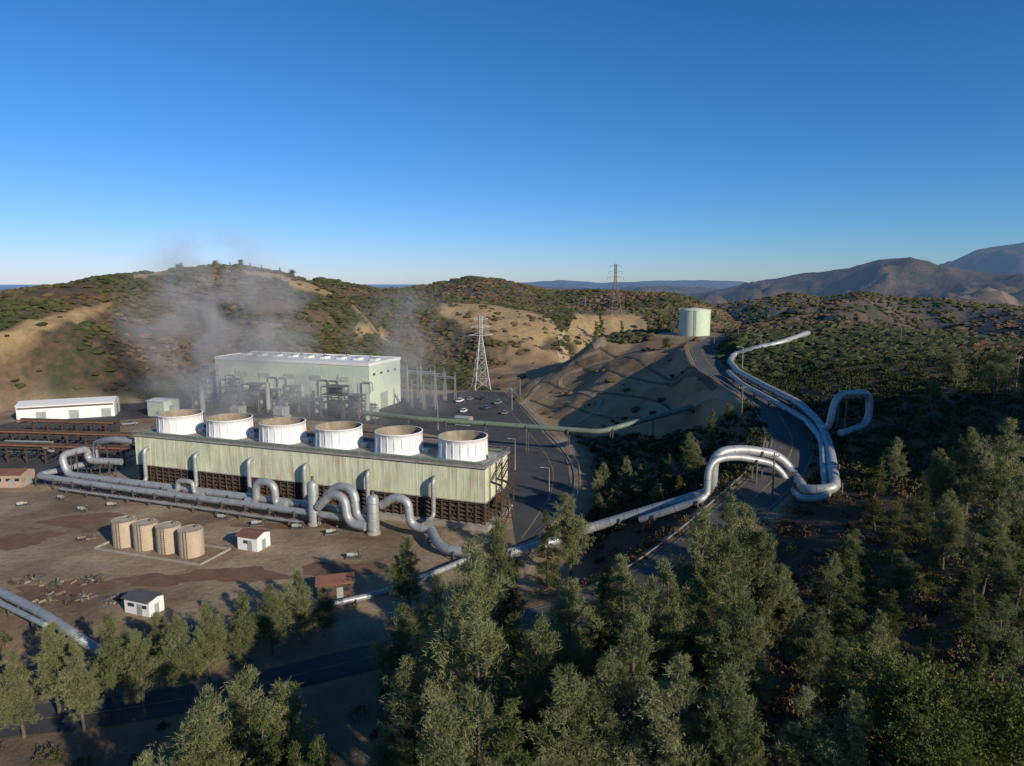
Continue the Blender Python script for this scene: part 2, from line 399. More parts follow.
link('ground',fast_mesh('ground',np.stack([X,Y,Z],1),Fc,[gm],{'cover':('FLOAT_COLOR',cover),'mound':('FLOAT',mound)},smooth=True))
# ---------- foliage material ----------
def leafmat(name,stops,tr=.35):
    m,ns,ls,b=new_mat(name)
    at=N(ns,'ShaderNodeAttribute',attribute_name='tint'); oi=ns.new('ShaderNodeObjectInfo')
    r=ramp(ns,stops); 
    a=N(ns,'ShaderNodeMath',operation='MULTIPLY_ADD'); ls.new(oi.outputs['Random'],a.inputs[0]); a.inputs[1].default_value=.45; 
    a2=N(ns,'ShaderNodeMath',operation='MULTIPLY_ADD'); ls.new(at.outputs['Fac'],a2.inputs[0]); a2.inputs[1].default_value=.7 ; a2.inputs[2].default_value=-.08
    ls.new(a2.outputs[0],a.inputs[2]); ls.new(a.outputs[0],r.inputs[0])
    ls.new(r.outputs[0],b.inputs['Base Color']); b.inputs['Roughness'].default_value=.75; b.inputs['Specular IOR Level'].default_value=.2
    t=ns.new('ShaderNodeBsdfTranslucent'); ls.new(r.outputs[0],t.inputs[0]); ms=ns.new('ShaderNodeMixShader'); ms.inputs[0].default_value=tr
    ls.new(b.outputs[0],ms.inputs[1]); ls.new(t.outputs[0],ms.inputs[2]); ls.new(ms.outputs[0],ns['Material Output'].inputs[0])
    return m
LP=leafmat('grey_pine_needles',[(0,(.10,.125,.048)),(.5,(.20,.22,.10)),(1,(.33,.33,.17))])
LF=leafmat('fir_needles',[(0,(.05,.07,.022)),(.5,(.11,.135,.045)),(1,(.20,.20,.065))])
LO=leafmat('oak_leaves',[(0,(.06,.08,.02)),(.5,(.13,.16,.04)),(1,(.22,.22,.07))],.35)
LB=leafmat('chaparral_leaves',[(0,(.04,.052,.018)),(.35,(.07,.078,.03)),(.55,(.10,.085,.04)),(.75,(.14,.082,.048)),(1,(.20,.15,.08))],.1)
# ---------- trees ----------
def blades(Pn,out,n,ln,wd,rg,jit=.13):
    k=len(Pn); c=np.repeat(Pn,n,0)+rg.normal(0,jit,(k*n,3)); d=rg.normal(0,1,(k*n,3)); d/=np.linalg.norm(d,axis=1)[:,None]
    d=d*.9+np.repeat(out,n,0)*.7+np.array([0,0,.35]); d/=np.linalg.norm(d,axis=1)[:,None]
    s=np.cross(d,rg.normal(0,1,(k*n,3))); s/=np.linalg.norm(s,axis=1)[:,None]
    L=ln*rg.uniform(.6,1.3,(k*n,1)); w=wd*rg.uniform(.6,1.3,(k*n,1))
    return np.stack([c-s*w*.5,c+s*w*.5,c+d*L],1).reshape(-1,3)
def tubeN(path,radii,seg=6):
    V=[];Fq=[]
    path=np.array(path)
    for i,p in enumerate(path):
        t=path[min(i+1,len(path)-1)]-path[max(i-1,0)]; t=t/(np.linalg.norm(t)+1e-9)
        u=np.array([0,1,0]) if abs(t[1])<.8 else np.array([1,0,0]); x=np.cross(t,u);x/=np.linalg.norm(x);y=np.cross(t,x)
        for k in range(seg):
            a=2*math.pi*k/seg; V.append(p+(x*math.cos(a)+y*math.sin(a))*radii[i])
    for i in range(len(path)-1):
        for k in range(seg):
            j=(k+1)%seg; a,b_,c_,d_=i*seg+k,i*seg+j,(i+1)*seg+j,(i+1)*seg+k
            Fq+=[(a,b_,c_),(a,c_,d_)]
    return np.array(V),np.array(Fq)
def make_tree(name,seed,style,h=16.0):
    rg=np.random.default_rng(seed); Vs=[];Fs=[];mi=[];tint=[];o=0
    def addm(V,Fx,m,t):
        nonlocal o
        Vs.append(V);Fs.append(Fx+o);mi.append(np.full(len(Fx),m));tint.append(t);o+=len(V)
    stems=[]
    lean=rg.normal(0,.035,2)
    def stem(base,top,r0,wob):
        k=9; ts=np.linspace(0,1,k); p=np.array(base)[None]*(1-ts[:,None])+np.array(top)[None]*ts[:,None]
        p[1:-1,:2]+=np.cumsum(rg.normal(0,wob,(k-2,2)),0)*.5
        V,Fx=tubeN(p,r0*(1-ts)**.8+.03,7); addm(V,Fx,0,np.zeros(len(V))); return p
    main=stem((0,0,-.6),(lean[0]*h,lean[1]*h,h*.96),h*.016,.14); stems.append((main,1.0,0.0))
    if style=='pine':
        for q in range(rg.integers(0,3)):
            t0=rg.uniform(.25,.5); i=int(t0*8); a=rg.uniform(0,6.28); b0=main[i]; L=h*rg.uniform(.28,.4)
            tp=b0+np.array([math.cos(a)*L*.28,math.sin(a)*L*.28,L]); tp[2]=min(tp[2],h*.9)
            stems.append((stem(b0,tp,h*.009,.1),.55,t0))
    TP=[];TO=[];TT_=[]
    asym=rg.uniform(0,6.28)
    for p,sc,t0 in stems:
        nb=int((74 if style=='fir' else 50 if style=='pine' else 46)*sc)
        for q in range(nb):
            lo={'pine':.17,'fir':.06,'oak':.2}[style]
            if sc<1: lo=.1
            t=lo+(1-lo)*((q+rg.random())/nb)**.9; t=min(t,.995)
            f=t*8;i=min(int(f),7);b0=p[i]*(1-(f-i))+p[i+1]*(f-i); 
            if style=='fir': R=h*.18*(1-t)**.85+.25; el=rg.uniform(-.25,.35)
            elif style=='pine': R=h*.19*sc**.5*min(1,(1-t)*1.7+.03)**.85*min(1,.55+t*1.6)+.2; el=rg.uniform(.1,.85)
            else: R=h*.34*math.sin(math.pi*(.12+.8*(1-t)))+.4; el=rg.uniform(.1,1.0)
            a=rg.uniform(0,6.28); R*=rg.uniform(.45,1.35)*(1+.2*math.cos(a-asym))
            d=np.array([math.cos(a)*math.cos(el),math.sin(a)*math.cos(el),math.sin(el)])
            k=5; ts=np.linspace(0,1,k)[:,None]; pp=b0+d*R*ts+np.array([0,0,1])*(R*.2*ts**2 if style!='fir' else -R*.12*ts**2)
            pp[1:]+=rg.normal(0,.05*R,(k-1,3))*.6
            if R>1.0:
                V,Fx=tubeN(pp,(.024*R+.018)*(1-ts[:,0]*.85),4); addm(V,Fx,0,np.zeros(len(V)))
            nt=int(4+R*{'pine':15,'fir':13,'oak':14}[style])
            s=rg.uniform(.2,1.05,nt)**.6; fidx=np.clip(s*(k-1),0,k-1.001); ii=fidx.astype(int)
            base=pp[ii]*(1-(fidx-ii))[:,None]+pp[ii+1]*(fidx-ii)[:,None]
            spread={'pine':.12,'fir':.12,'oak':.22}[style]*R+.09
            off=rg.normal(0,1,(nt,3))*spread*np.array([1,1,.5 if style=='fir' else .7])
            TP.append(base+off); TO.append(np.repeat(d[None],nt,0)); TT_.append(np.full(nt,rg.uniform(0,1))*.6+.4*rg.random(nt))
    TP=np.concatenate(TP);TO=np.concatenate(TO);TTt=np.concatenate(TT_)
    n={'pine':10,'fir':8,'oak':8}[style]
    ln,wd={'pine':(.40,.07),'fir':(.32,.095),'oak':(.24,.16)}[style]
    V=blades(TP,TO,n,ln,wd,rg); Fx=np.arange(len(V)).reshape(-1,3)
    addm(V,Fx,1,np.repeat(TTt,n*3))
    lm={'pine':LP,'fir':LF,'oak':LO}[style]
    return fast_mesh(name,np.concatenate(Vs),np.concatenate(Fs),[M['bark'],lm],{'tint':('FLOAT',np.concatenate(tint))},midx=np.concatenate(mi))
PV=[make_tree('grey_pine_mesh',s,'pine') for s in (1,2,3,4,5,6)]
FV=[make_tree('fir_mesh',s,'fir') for s in (11,12,13)]
OV=[make_tree('oak_mesh',s,'oak',9.0) for s in (21,22)]
def plant(px,top,dist,kind='p',wf=1.0):
    x,y,zt=D(px,top,dist); zg=hz(x,y); h=min(max(zt-zg,4.5),26)
    rg=random.Random(int(px*13+top*7+dist))
    if kind=='p': me=rg.choice(PV);nm='grey_pine_tree';b=16.0
    elif kind=='f': me=rg.choice(FV);nm='fir_tree';b=16.0
    else: me=rg.choice(OV);nm='oak_tree';b=9.0
    o=link(nm,me); s=h/b; wx=(s if h>9 else s*1.2)*wf
    if h>20: wx=s*.88*wf
    o.location=(x,y,zg-.1); o.scale=(wx*rg.uniform(.85,1.12),wx*rg.uniform(.85,1.12),s); o.rotation_euler=(0,0,rg.uniform(0,6.28))
TREES=[(14,648,84),(50,622,88),(75,640,85),(105,612,90),(138,628,88),(155,608,95),(180,612,91),(205,602,95),(240,594,97),(268,584,100),(300,568,102),(322,588,103),
(240,668,66),(212,688,62),(284,676,66),(190,716,60),(322,718,58,'f'),(150,752,54),(300,735,53,'f'),(262,700,60,'f'),
(408,535,108),(430,575,84),(470,540,76),(500,518,92),(452,600,66),(482,585,62),(520,602,64,'f'),(550,618,60),(568,572,74),(573,492,122),(606,462,150),(595,565,76,'f'),(628,550,76),(652,578,62),(670,554,70),
(700,506,72),(722,490,74),(748,500,76),(772,530,72),(694,575,60,'f'),(735,568,58),(640,620,56),(600,645,53),(560,660,51),(478,680,49),(430,695,48),(405,600,80),(398,655,64),(520,690,48,'f'),(680,645,50),(720,660,48),
(548,508,116,'f'),(690,432,152),(712,407,168,'f'),(728,402,174),(668,452,146,'f'),(642,462,150,'f'),(700,445,148),(625,455,155),(740,462,140,'f'),(680,470,140,'f'),(656,478,140),
(960,352,165),(1000,340,150),(985,360,155,'f'),(935,376,150),(918,398,140,'f'),(1030,360,140),(900,436,120),(940,448,104),(975,425,100),(1012,415,95),(880,478,104,'f'),(860,525,88),(832,550,78),(850,545,70,'f'),(900,550,78),(950,490,88),(990,505,78),(1022,470,80),
(790,565,72),(812,600,62),(850,640,54),(920,675,48,'o'),(980,640,50,'f'),(1012,595,57),(940,620,60,'f'),(885,610,60),(762,620,56),(1000,705,44,'o'),(860,690,46),(800,680,48),(950,735,42,'o'),(760,720,45,'f'),(840,600,68,'f'),(905,495,95,'f'),
(925,470,98,'f'),(1000,455,88,'f'),(870,560,80,'f'),(930,530,82,'f'),(965,555,72,'f'),(1020,520,68,'f'),(895,590,66,'f'),(820,580,72,'f'),(1035,420,110),(955,410,128,'f'),(880,455,118,'f'),
(650,298,500,'f'),(657,294,505,'f'),(664,297,498,'f'),(672,300,500,'f'),(640,304,480,'f'),(628,303,480,'f'),(602,303,520,'f'),(596,306,500,'f'),(680,305,470,'f'),(622,300,510,'f'),(430,296,560,'f'),(452,297,560,'o'),(447,298,540,'o'),
(178,266,465,'o'),(186,268,462,'f'),(230,264,468,'f'),(240,264,466,'o'),(250,265,464,'f'),(262,266,466,'f'),(280,270,468,'f'),(292,272,470,'o'),(215,266,460,'o'),
(665,365,300,'o'),(985,560,66,'f'),(1015,540,70)]
for t in TREES: plant(*t)
# ---------- scattered brush ----------
def ico():
    t=(1+5**.5)/2
    v=np.array([(-1,t,0),(1,t,0),(-1,-t,0),(1,-t,0),(0,-1,t),(0,1,t),(0,-1,-t),(0,1,-t),(t,0,-1),(t,0,1),(-t,0,-1),(-t,0,1)],float); v/=np.linalg.norm(v[0])
    f=np.array([(0,11,5),(0,5,1),(0,1,7),(0,7,10),(0,10,11),(1,5,9),(5,11,4),(11,10,2),(10,7,6),(7,1,8),(3,9,4),(3,4,2),(3,2,6),(3,6,8),(3,8,9),(4,9,5),(2,4,11),(6,2,10),(8,6,7),(9,8,1)])
    return v,f
iv,if_=ico()
def clear(x,y,hw=1.5):
    k=~inside(PLAT,x,y)&(segdist(PLAT,x,y)>5)
    for p in DIRT: k&=~(inside(p,x,y)&(rng.random(len(x))<.985))
    for p in GOLD: k&=~(inside(p,x,y)&(rng.random(len(x))<.93))
    for road,w in ROADS: k&=segdist(road[::3],x,y,False)>w+hw
    k&=np.hypot(x-88,y-330)>20
    return k
nb=95000; r=np.exp(rng.uniform(math.log(230),math.log(1300),nb)); a=np.radians(rng.uniform(-44,46,nb)); bx=r*np.sin(a);by=r*np.cos(a)
k=clear(bx,by)&(fbm(bx/30,by/30,3)+rng.normal(0,.15,nb)>-.25)&(fbm(bx/45+3,by/45,4)<.42); bx,by,r=bx[k],by[k],r[k]; bz=height(bx,by); m=len(bx)
sz=(rng.uniform(.3,1,m)**1.5*1.2+.3)*(1+r/550)
V=iv[None]*rng.uniform(.55,1.4,(m,12,1)); V=V*sz[:,None,None]*np.array([1.2,1.2,.6]); V[:,:,0]+=bx[:,None];V[:,:,1]+=by[:,None];V[:,:,2]+=(bz+sz*.12)[:,None]
Fb=(if_[None]+np.arange(m)[:,None,None]*12).reshape(-1,3)
def tintf(x,y,m): return np.clip(.36+fbm(x/60,y/60,4)*1.1+rng.normal(0,.13,m),0,1)
link('hillside_brush',fast_mesh('hillside_brush',V.reshape(-1,3),Fb,[LB],{'tint':('FLOAT',np.repeat(tintf(bx,by,m),12))}))
def shrubs(name,nb,r0,r1,a0,a1,nl,ln,wd,s0,s1,west=.2):
    r=np.exp(rng.uniform(math.log(r0),math.log(r1),nb)); a=np.radians(rng.uniform(a0,a1,nb)); bx=r*np.sin(a);by=r*np.cos(a)
    k=clear(bx,by,.8)&((bx>-12)|(rng.random(nb)<west)); bx,by=bx[k],by[k]; m=len(bx); bz=height(bx,by)
    sz=rng.uniform(s0,s1,m)
    dd=rng.normal(0,1,(m,nl,3)); dd/=np.linalg.norm(dd,axis=2)[:,:,None]; dd[:,:,2]=np.abs(dd[:,:,2])
    pos=dd*(sz[:,None,None]*rng.uniform(.5,1.05,(m,nl,1)))*np.array([1,1,.9]); pos[:,:,0]+=bx[:,None];pos[:,:,1]+=by[:,None];pos[:,:,2]+=bz[:,None]
    V=blades(pos.reshape(-1,3),dd.reshape(-1,3),1,ln,wd,rng)
    link(name,fast_mesh(name,V,np.arange(len(V)).reshape(-1,3),[LB],{'tint':('FLOAT',np.repeat(tintf(bx,by,m),nl*3))}))
shrubs('undergrowth',3000,38,140,-42,44,120,.42,.24,.5,1.6)
shrubs('chaparral_shrubs',10000,135,260,-44,46,45,.55,.42,.5,1.7,1)
# ---------- roads ----------
def strip(mb,path,hw,mt,dz,off=0,drape=False,cols=5):
    P=np.array(path);T=np.gradient(P[:,:2],axis=0);T/=np.linalg.norm(T,axis=1)[:,None];Nn=np.stack([T[:,1],-T[:,0]],1)
    V=[];Fx=[]
    for i in range(len(P)):
        for c in range(cols):
            s=off+(c/(cols-1)*2-1)*hw; V.append([P[i,0]+Nn[i,0]*s,P[i,1]+Nn[i,1]*s,P[i,2]+dz])
    V=np.array(V)
    if drape: V[:,2]=height(V[:,0],V[:,1])+dz
    for i in range(len(P)-1):
        for c in range(cols-1):
            a=i*cols+c; Fx.append((a,a+cols,a+cols+1,a+1))
    mb.add(V,Fx,mt)
rd=MB('road'); strip(rd,ROAD_R,4.6,M['asph2'],.12); 
rd.p('centre_line'); strip(rd,ROAD_R,.09,M['yel'],.135,cols=2); rd.p('edge_line'); strip(rd,ROAD_R,.05,M['wpt'],.135,off=4.2,cols=2);strip(rd,ROAD_R,.05,M['wpt'],.135,off=-4.2,cols=2); rd.done()
rd=MB('road'); strip(rd,ROAD_L,3.6,M['asph'],.12); rd.p('centre_line'); strip(rd,ROAD_L,.06,M['yel'],.135,cols=2); rd.done()
def flat(name,pxs,mt,z=.03):
    mb=MB(name); pts=[S(px,py,0) for px,py in pxs]
    mb.add([(p[0],p[1],z) for p in pts],[tuple(range(len(pts)))],mt); return mb.done()
flat('asphalt_yard',[(415,398),(470,391),(507,392),(530,418),(566,458),(572,490),(552,520),(535,538),(516,545),(512,520),(508,480),(460,440),(380,425),(300,420),(200,415),(120,420),(120,470),(40,485),(-150,470),(-150,440),(0,425),(60,412),(110,405),(215,398)],M['asph'])
kp=catmull([S(px,py,0) for px,py in [(507,390),(531,416),(567,456),(574,490),(556,520),(537,540)]],3)
kb=MB('road_kerb')
for i in range(len(kp)-1): kb.beam((*kp[i][:2],.1),(*kp[i+1][:2],.1),.35,M['conc'])
kb.done()
lp=catmull([S(px,py,0) for px,py in [(494,393),(518,420),(548,458),(552,488),(538,515),(522,538)]],3)
ln=MB('road_marking'); strip(ln,lp,.09,M['yel'],.045,cols=2); ln.done()
pk=MB('parking_marking')
for i in range(16):
    a=S(452,402,0); x=a[0]+i*2.8; pk.box((x,a[1],.04),(x+.1,a[1]+5,.05),M['wpt'])
pk.done()
# rust-brown soil patches of the yard : irregular thin sheets
st=MB('soil_patch')
for i,(px,py,rx,ry) in enumerate(((80,520,9,4),(300,525,12,3),(60,590,8,4),(230,575,9,4),(340,570,7,4),(150,580,6,2.5),(20,540,8,4))):
    c_=S(px,py,0); rg_=random.Random(i); ph=[rg_.uniform(0,6.28) for _ in range(4)]; V_=[]
    for k in range(40):
        a=2*math.pi*k/40; f_=1+.22*math.sin(2*a+ph[0])+.15*math.sin(3*a+ph[1])+.12*math.sin(5*a+ph[2])+.08*math.sin(9*a+ph[3])
        V_.append((c_[0]+rx*f_*math.cos(a),c_[1]+ry*f_*math.sin(a),.012+.004*i))
    st.add(V_,[tuple(range(40))],M['stain'])
st.done()
tr=MB('dirt_track')
for L,w in (([(560,428),(600,402),(560,385),(580,370),(640,352),(690,345)],1.0),([(520,405),(545,380),(575,362),(600,352)],1.4),([(560,352),(600,345),(560,330),(545,318)],3.0),([(620,430),(650,405),(700,398),(742,404)],.8)):
    strip(tr,catmull([(*G(*p)[:2],0) for p in L],2.5),w,M['track'],.22,drape=True,cols=4)
tr.done()
tr=MB('drain_ditch')
for L,w in (([(600,347),(640,360),(690,368),(712,382)],.5),([(575,362),(620,374),(670,386),(715,390)],.5),([(548,382),(600,392),(650,400),(700,408)],.45),([(530,400),(580,410),(640,418)],.4)):
    strip(tr,catmull([(*G(*p)[:2],0) for p in L],2.5),w,M['ditch'],.25,drape=True,cols=3)
tr.done()
# ---------- cooling tower ----------
ANG=math.atan2(-33.5,95.9)
TL=101.6; TW=15.0
ct=MB('cooling_tower',(-6,147,0),ANG)
ct.p('basin'); ct.box((-TL-1,-1,0),(1,TW+1,1.2),M['conc'])
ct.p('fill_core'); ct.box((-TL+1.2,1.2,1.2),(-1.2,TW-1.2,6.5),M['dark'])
ct.p('louvres')
for i in range(49):
    x=-TL+.2+i*(TL-.4)/48
    for y in (.15,TW-.15): ct.beam((x,y,1.2),(x,y,6.4),.24,M['brown'])
    if i<48:
        x2=-TL+.2+(i+1)*(TL-.4)/48
        if i%2==0: ct.beam((x,.3,1.3),(x2,.3,6.3),.16,M['brown'])
for k in range(5):
    z=1.7+k*1.0
    ct.add([(-TL,.1,z),(0,.1,z),(0,.9,z+.55),(-TL,.9,z+.55)],[(0,1,2,3)],M['brown'])
    ct.add([(-.1,.1,z),(-.1,TW-.1,z),(-.9,TW-.1,z+.55),(-.9,.1,z+.55)],[(0,1,2,3)],M['brown'])
for i in range(8):
    y=.2+i*(TW-.4)/7
    for x in (-.1,-TL+.1): ct.beam((x,y,1.2),(x,y,6.4),.26,M['brown'])
ct.p('panel_walls'); ct.box((-TL,0,6.4),(0,TW,14.1),M['tgreen'])
for i in range(61):
    x=-TL+i*TL/60; w=.2 if i%10==0 else .05
    ct.box((x-w/2,-.05,6.4),(x+w/2,-.002,14.1),M['tgreen'])
for i in range(10):
    y=i*TW/9; ct.box((.002,y-.04,6.4),(.05,y+.04,14.1),M['tgreen'])
ct.p('belt'); 
for z in (6.25,14.1): ct.box((-TL-.2,-.2,z),(.2,-.003,z+.22),M['conc']);ct.box((.003,-.2,z+.003),(.2,TW+.2,z+.217),M['conc'])
ct.p('deck'); ct.box((-TL-.5,-.5,14.33),(.5,TW+.5,14.6),M['conc'])
ct.p('handrail')
for y in (-.4,TW+.4):
    for z in (15.1,15.65): ct.beam((-TL-.4,y,z),(.4,y,z),.07,M['gsteel'])
    for i in range(52): x=-TL-.4+i*(TL+.8)/51; ct.beam((x,y,14.6),(x,y,15.65),.06,M['gsteel'])
for x in (-TL-.4,.4):
    for z in (15.1,15.65): ct.beam((x,-.4,z),(x,TW+.4,z),.07,M['gsteel'])
for i in range(6):
    cx=-8.5-16.93*i;cy=7.5
    ct.p('fan_stack_%d'%(i+1))
    ct.lathe([(6.0,14.6),(5.75,15.6),(5.6,17),(5.62,18.2),(5.75,19.4),(5.9,19.45),(5.9,19.6),(5.6,19.6)],cx,cy,M['white'],40)
    ct.lathe([(5.6,19.6),(5.4,18.2),(5.4,17),(5.55,15.6),(5.7,14.7)],cx,cy,M['rust'],40)
    for k in range(20):
        a=2*math.pi*k/20; c,s=math.cos(a),math.sin(a)
        ct.beam((cx+5.86*c,cy+5.86*s,14.7),(cx+5.66*c,cy+5.66*s,19.4),.12,M['white'])
    ct.p('fan_%d'%(i+1))
    ct.lathe([(.9,15.8),(.9,16.4),(.2,16.7),(.01,16.72)],cx,cy,M['gsteel'],16)
    for k in range(8):
        a=2*math.pi*k/8+i*.3;c,s=math.cos(a),math.sin(a)
        def q(r,w,z): return (cx+r*c-w*s,cy+r*s+w*c,z)
        ct.add([q(.8,-.3,16.0),q(.8,.3,16.3),q(5.2,.45,16.2),q(5.2,-.45,16.05)],[(0,1,2,3)],M['gsteel'])
    ct.beam((cx-5.4,cy,15.7),(cx+5.4,cy,15.7),.35,M['steel']);ct.beam((cx,cy-5.4,15.7),(cx,cy+5.4,15.7),.35,M['steel'])
    ct.p('fan_motors'); ct.box((cx+6.6,cy-.6,14.6),(cx+8.2,cy+.6,15.7),M['grey']); ct.tube([(cx+5.6,cy,15.3),(cx+6.6,cy,15.3)],.14,M['gsteel'],8)
ct.p('hot_water_header'); 
for y in (1.0,TW-1.0): ct.tube([(-TL+1,y,15.05),(-1,y,15.05)],.33,M['pipeg'],10)
ct.p('riser_pipes')
for x in (-97,-80,-63,-46.5,-29,-12):
    ct.tube(fillet([(x,-4.2,2.4),(x,-1.6,2.4),(x,-1.6,11.2),(x,1,11.2)],1.5),.52,M['galv'],12,bands=2.5)
ct.p('stair')
for k in range(5):
    z0=k*2.9;y0,y1=(2,9) if k%2==0 else (9,2)
    ct.beam((2.2,y0,z0),(2.2,y1,z0+2.9),.25,M['brown']);ct.beam((3.3,y0,z0),(3.3,y1,z0+2.9),.25,M['brown'])
    for j in range(10):
        t=j/10; ct.box((2.2,y0+(y1-y0)*t-.15,z0+2.9*t),(3.3,y0+(y1-y0)*t+.15,z0+2.9*t+.06),M['brown'])
    ct.beam((2.2,y0,z0+1.1),(2.2,y1,z0+4),.08,M['brown']);ct.beam((3.3,y0,z0+1.1),(3.3,y1,z0+4),.08,M['brown'])
for y in (1.5,9.5):
    for x in (2.1,3.4): ct.beam((x,y,0),(x,y,15.5),.25,M['brown'])
ct.done()
# ---------- turbine building ----------
TA=math.atan2(-28,77.6)
tb=MB('power_station_building',(-61.2,289.5,0),TA); BL=82.5;BW=27;BH=20.6
tb.p('walls'); tb.box((-BL,0,0),(0,BW,BH),M['green'])
for i in range(56):
    x=-BL+i*BL/55; tb.box((x-.05,-.05,0),(x+.05,-.003,BH-.9),M['green'])
for i in range(19):
    y=i*BW/18; tb.box((.003,y-.05,0),(.05,y+.05,BH-.9),M['green'])
tb.p('parapet'); tb.box((-BL-.25,-.25,BH-.8),(.25,-.003,BH+.5),M['white']);tb.box((-BL-.25,BW+.003,BH-.8),(.25,BW+.25,BH+.5),M['white']);tb.box((.003,-.003,BH-.797),(.247,BW+.003,BH+.497),M['white']);tb.box((-BL-.247,-.003,BH-.797),(-BL-.003,BW+.003,BH+.497),M['white'])
tb.p('roof'); tb.box((-BL,.0,BH+.003),(0,BW,BH+.2),M['roofw'])
tb.p('roof_vents')
for i in range(9):
    x=-BL+6+i*8.8; tb.box((x,11,BH+.2),(x+3,15,BH+1.2),M['roofw']); tb.box((x-.25,10.75,BH+1.2),(x+3.25,15.25,BH+1.4),M['grey'])
for i in range(6): tb.lathe([(.6,BH+.2),(.6,BH+1.3),(.9,BH+1.4),(.1,BH+1.8)],-BL+9+i*12.5,20,M['gsteel'],12)
for x in (-BL+20,-BL+45,-14): tb.beam((x,4,BH+.2),(x,4,BH+5),.12,M['gsteel'])
tb.p('louvre_vents')
for i,x in enumerate((-70,-58,-44,-30,-16)):
    tb.box((x,-.2,12.6),(x+6,-.125,14.6),M['grey'])
    for k in range(6): tb.box((x,-.32,12.7+k*.32),(x+6,-.203,12.8+k*.32),M['green'])
tb.p('windows')
for i in range(12):
    x=-BL+4+i*6.6; tb.box((x,-.16,3),(x+2.2,-.125,4.6),M['glass'])
for y in (4,10,16,22): tb.box((.125,y-1,15.4),(.17,y+1,16.4),M['glass'])
tb.p('doors')
for x in (-64,-36,-8): tb.box((x,-.18,0),(x+5,-.125,6),M['grey'])
tb.box((.125,9,0),(.2,15,7),M['grey']); tb.box((.125,20,0),(.2,21.2,2.3),M['grey'])
tb.p('annex'); tb.box((-BL-14,3,0),(-BL-.25,20,9),M['green']); tb.box((-BL-14.2,2.8,9),(-BL-.25,20.2,9.3),M['roofw'])
tb.box((-70,-7,0),(-40,-.35,7),M['green']); tb.box((-70.2,-7.2,7),(-39.8,-.35,7.3),M['grey'])
tb.p('pipework')
for x in (-76,-52,-47,-25,-20,-3): tb.tube(fillet([(x,-.6,0),(x,-.6,13),(x+5,-.6,13),(x+5,-.6,9)],1),.3,M['grey'],8)
tb.done()
def frame_tower(name,loc,rot,w,d,h,nl,mt,t=.22,brace=True,deck=True):
    mb=MB(name,loc,rot)
    for x in (0,w):
        for y in (0,d): mb.beam((x,y,0),(x,y,h),t,mt)
    for k in range(1,nl+1):
        z=h*k/nl; z0=h*(k-1)/nl
        mb.beam((0,0,z),(w,0,z),t*.8,mt);mb.beam((0,d,z),(w,d,z),t*.8,mt);mb.beam((0,0,z),(0,d,z),t*.8,mt);mb.beam((w,0,z),(w,d,z),t*.8,mt)
        if brace:
            mb.beam((0,0,z0),(w,0,z),t*.5,mt);mb.beam((w,d,z0),(0,d,z),t*.5,mt);mb.beam((w,0,z0),(w,d,z),t*.5,mt)
        if deck: mb.box((.1,.1,z-.12),(w-.1,d-.1,z-.05),mt)
    return mb
for px,py,w,d,h,nl in ((203,407,5,5,19,7),(192,408,4,5,15,5)): frame_tower('scaffold_tower',S(px,py,0),TA,w,d,h,nl,M['gsteel'],.28).done()
for px,py,w,d,h in ((180,412,8,6,11),(222,409,7,6,13),(243,412,9,7,12),(262,411,6,6,9),(284,412,6,6,11),(300,415,5,5,7),(322,418,10,7,13),(345,420,7,6,10)):
    mb=frame_tower('process_structure',S(px,py,0),TA,w,d,h,4,M['steel'],.3)
    mb.p('vessels'); mb.tube([(1.5,d/2,h*.38),(w-1.5,d/2,h*.38)],1.2,M['grey'],14); mb.tube([(1.5,d/2,h*.87),(w-1.5,d/2,h*.87)],.9,M['gsteel'],14)
    mb.lathe([(1,0),(1,h*.9),(.6,h+.8),(.05,h+1)],w+1.6,d/2,M['grey'],14); mb.lathe([(.35,0),(.3,h+4),(.28,h+4)],w*.3,d+1,M['gsteel'],10)
    mb.tube(fillet([(0,-.8,1),(0,-.8,h*.7),(w,-.8,h*.7),(w,-.8,.5)],.8),.3,M['steel'],8)
    mb.p('handrail')
    for z in (h+.5,h+1): mb.beam((0,0,z),(w,0,z),.09,M['gsteel']);mb.beam((w,0,z),(w,d,z),.09,M['gsteel'])
    for k in range(5): mb.beam((w*k/4,0,h),(w*k/4,0,h+1),.09,M['gsteel'])
    mb.done()
for px,py in ((232,416),(275,417),(365,418)):
    mb=MB('transformer',S(px,py,0),TA); mb.p('tank'); mb.box((0,0,.6),(5,3,4.4),M['grey']); mb.p('plinth');mb.box((-.5,-.5,0),(5.5,3.5,.6),M['conc'])
    mb.p('radiators')
    for k in range(10): mb.box((.2+k*.47,-1.1,1),(.35+k*.47,-.003,4),M['grey'])
    mb.p('bushings')
    for k in range(3): mb.lathe([(.25,4.4),(.32,4.8),(.2,5),(.3,5.3),(.18,5.5),(.26,5.8),(.12,6.4)],1+k*1.5,1.5,M['brown'],10)
    mb.p('conservator'); mb.tube([(.5,2.6,5.3),(4.5,2.6,5.3)],.45,M['grey'],12); mb.beam((1,2.6,4.4),(1,2.6,5),.2,M['grey']);mb.beam((4,2.6,4.4),(4,2.6,5),.2,M['grey'])
    mb.done()
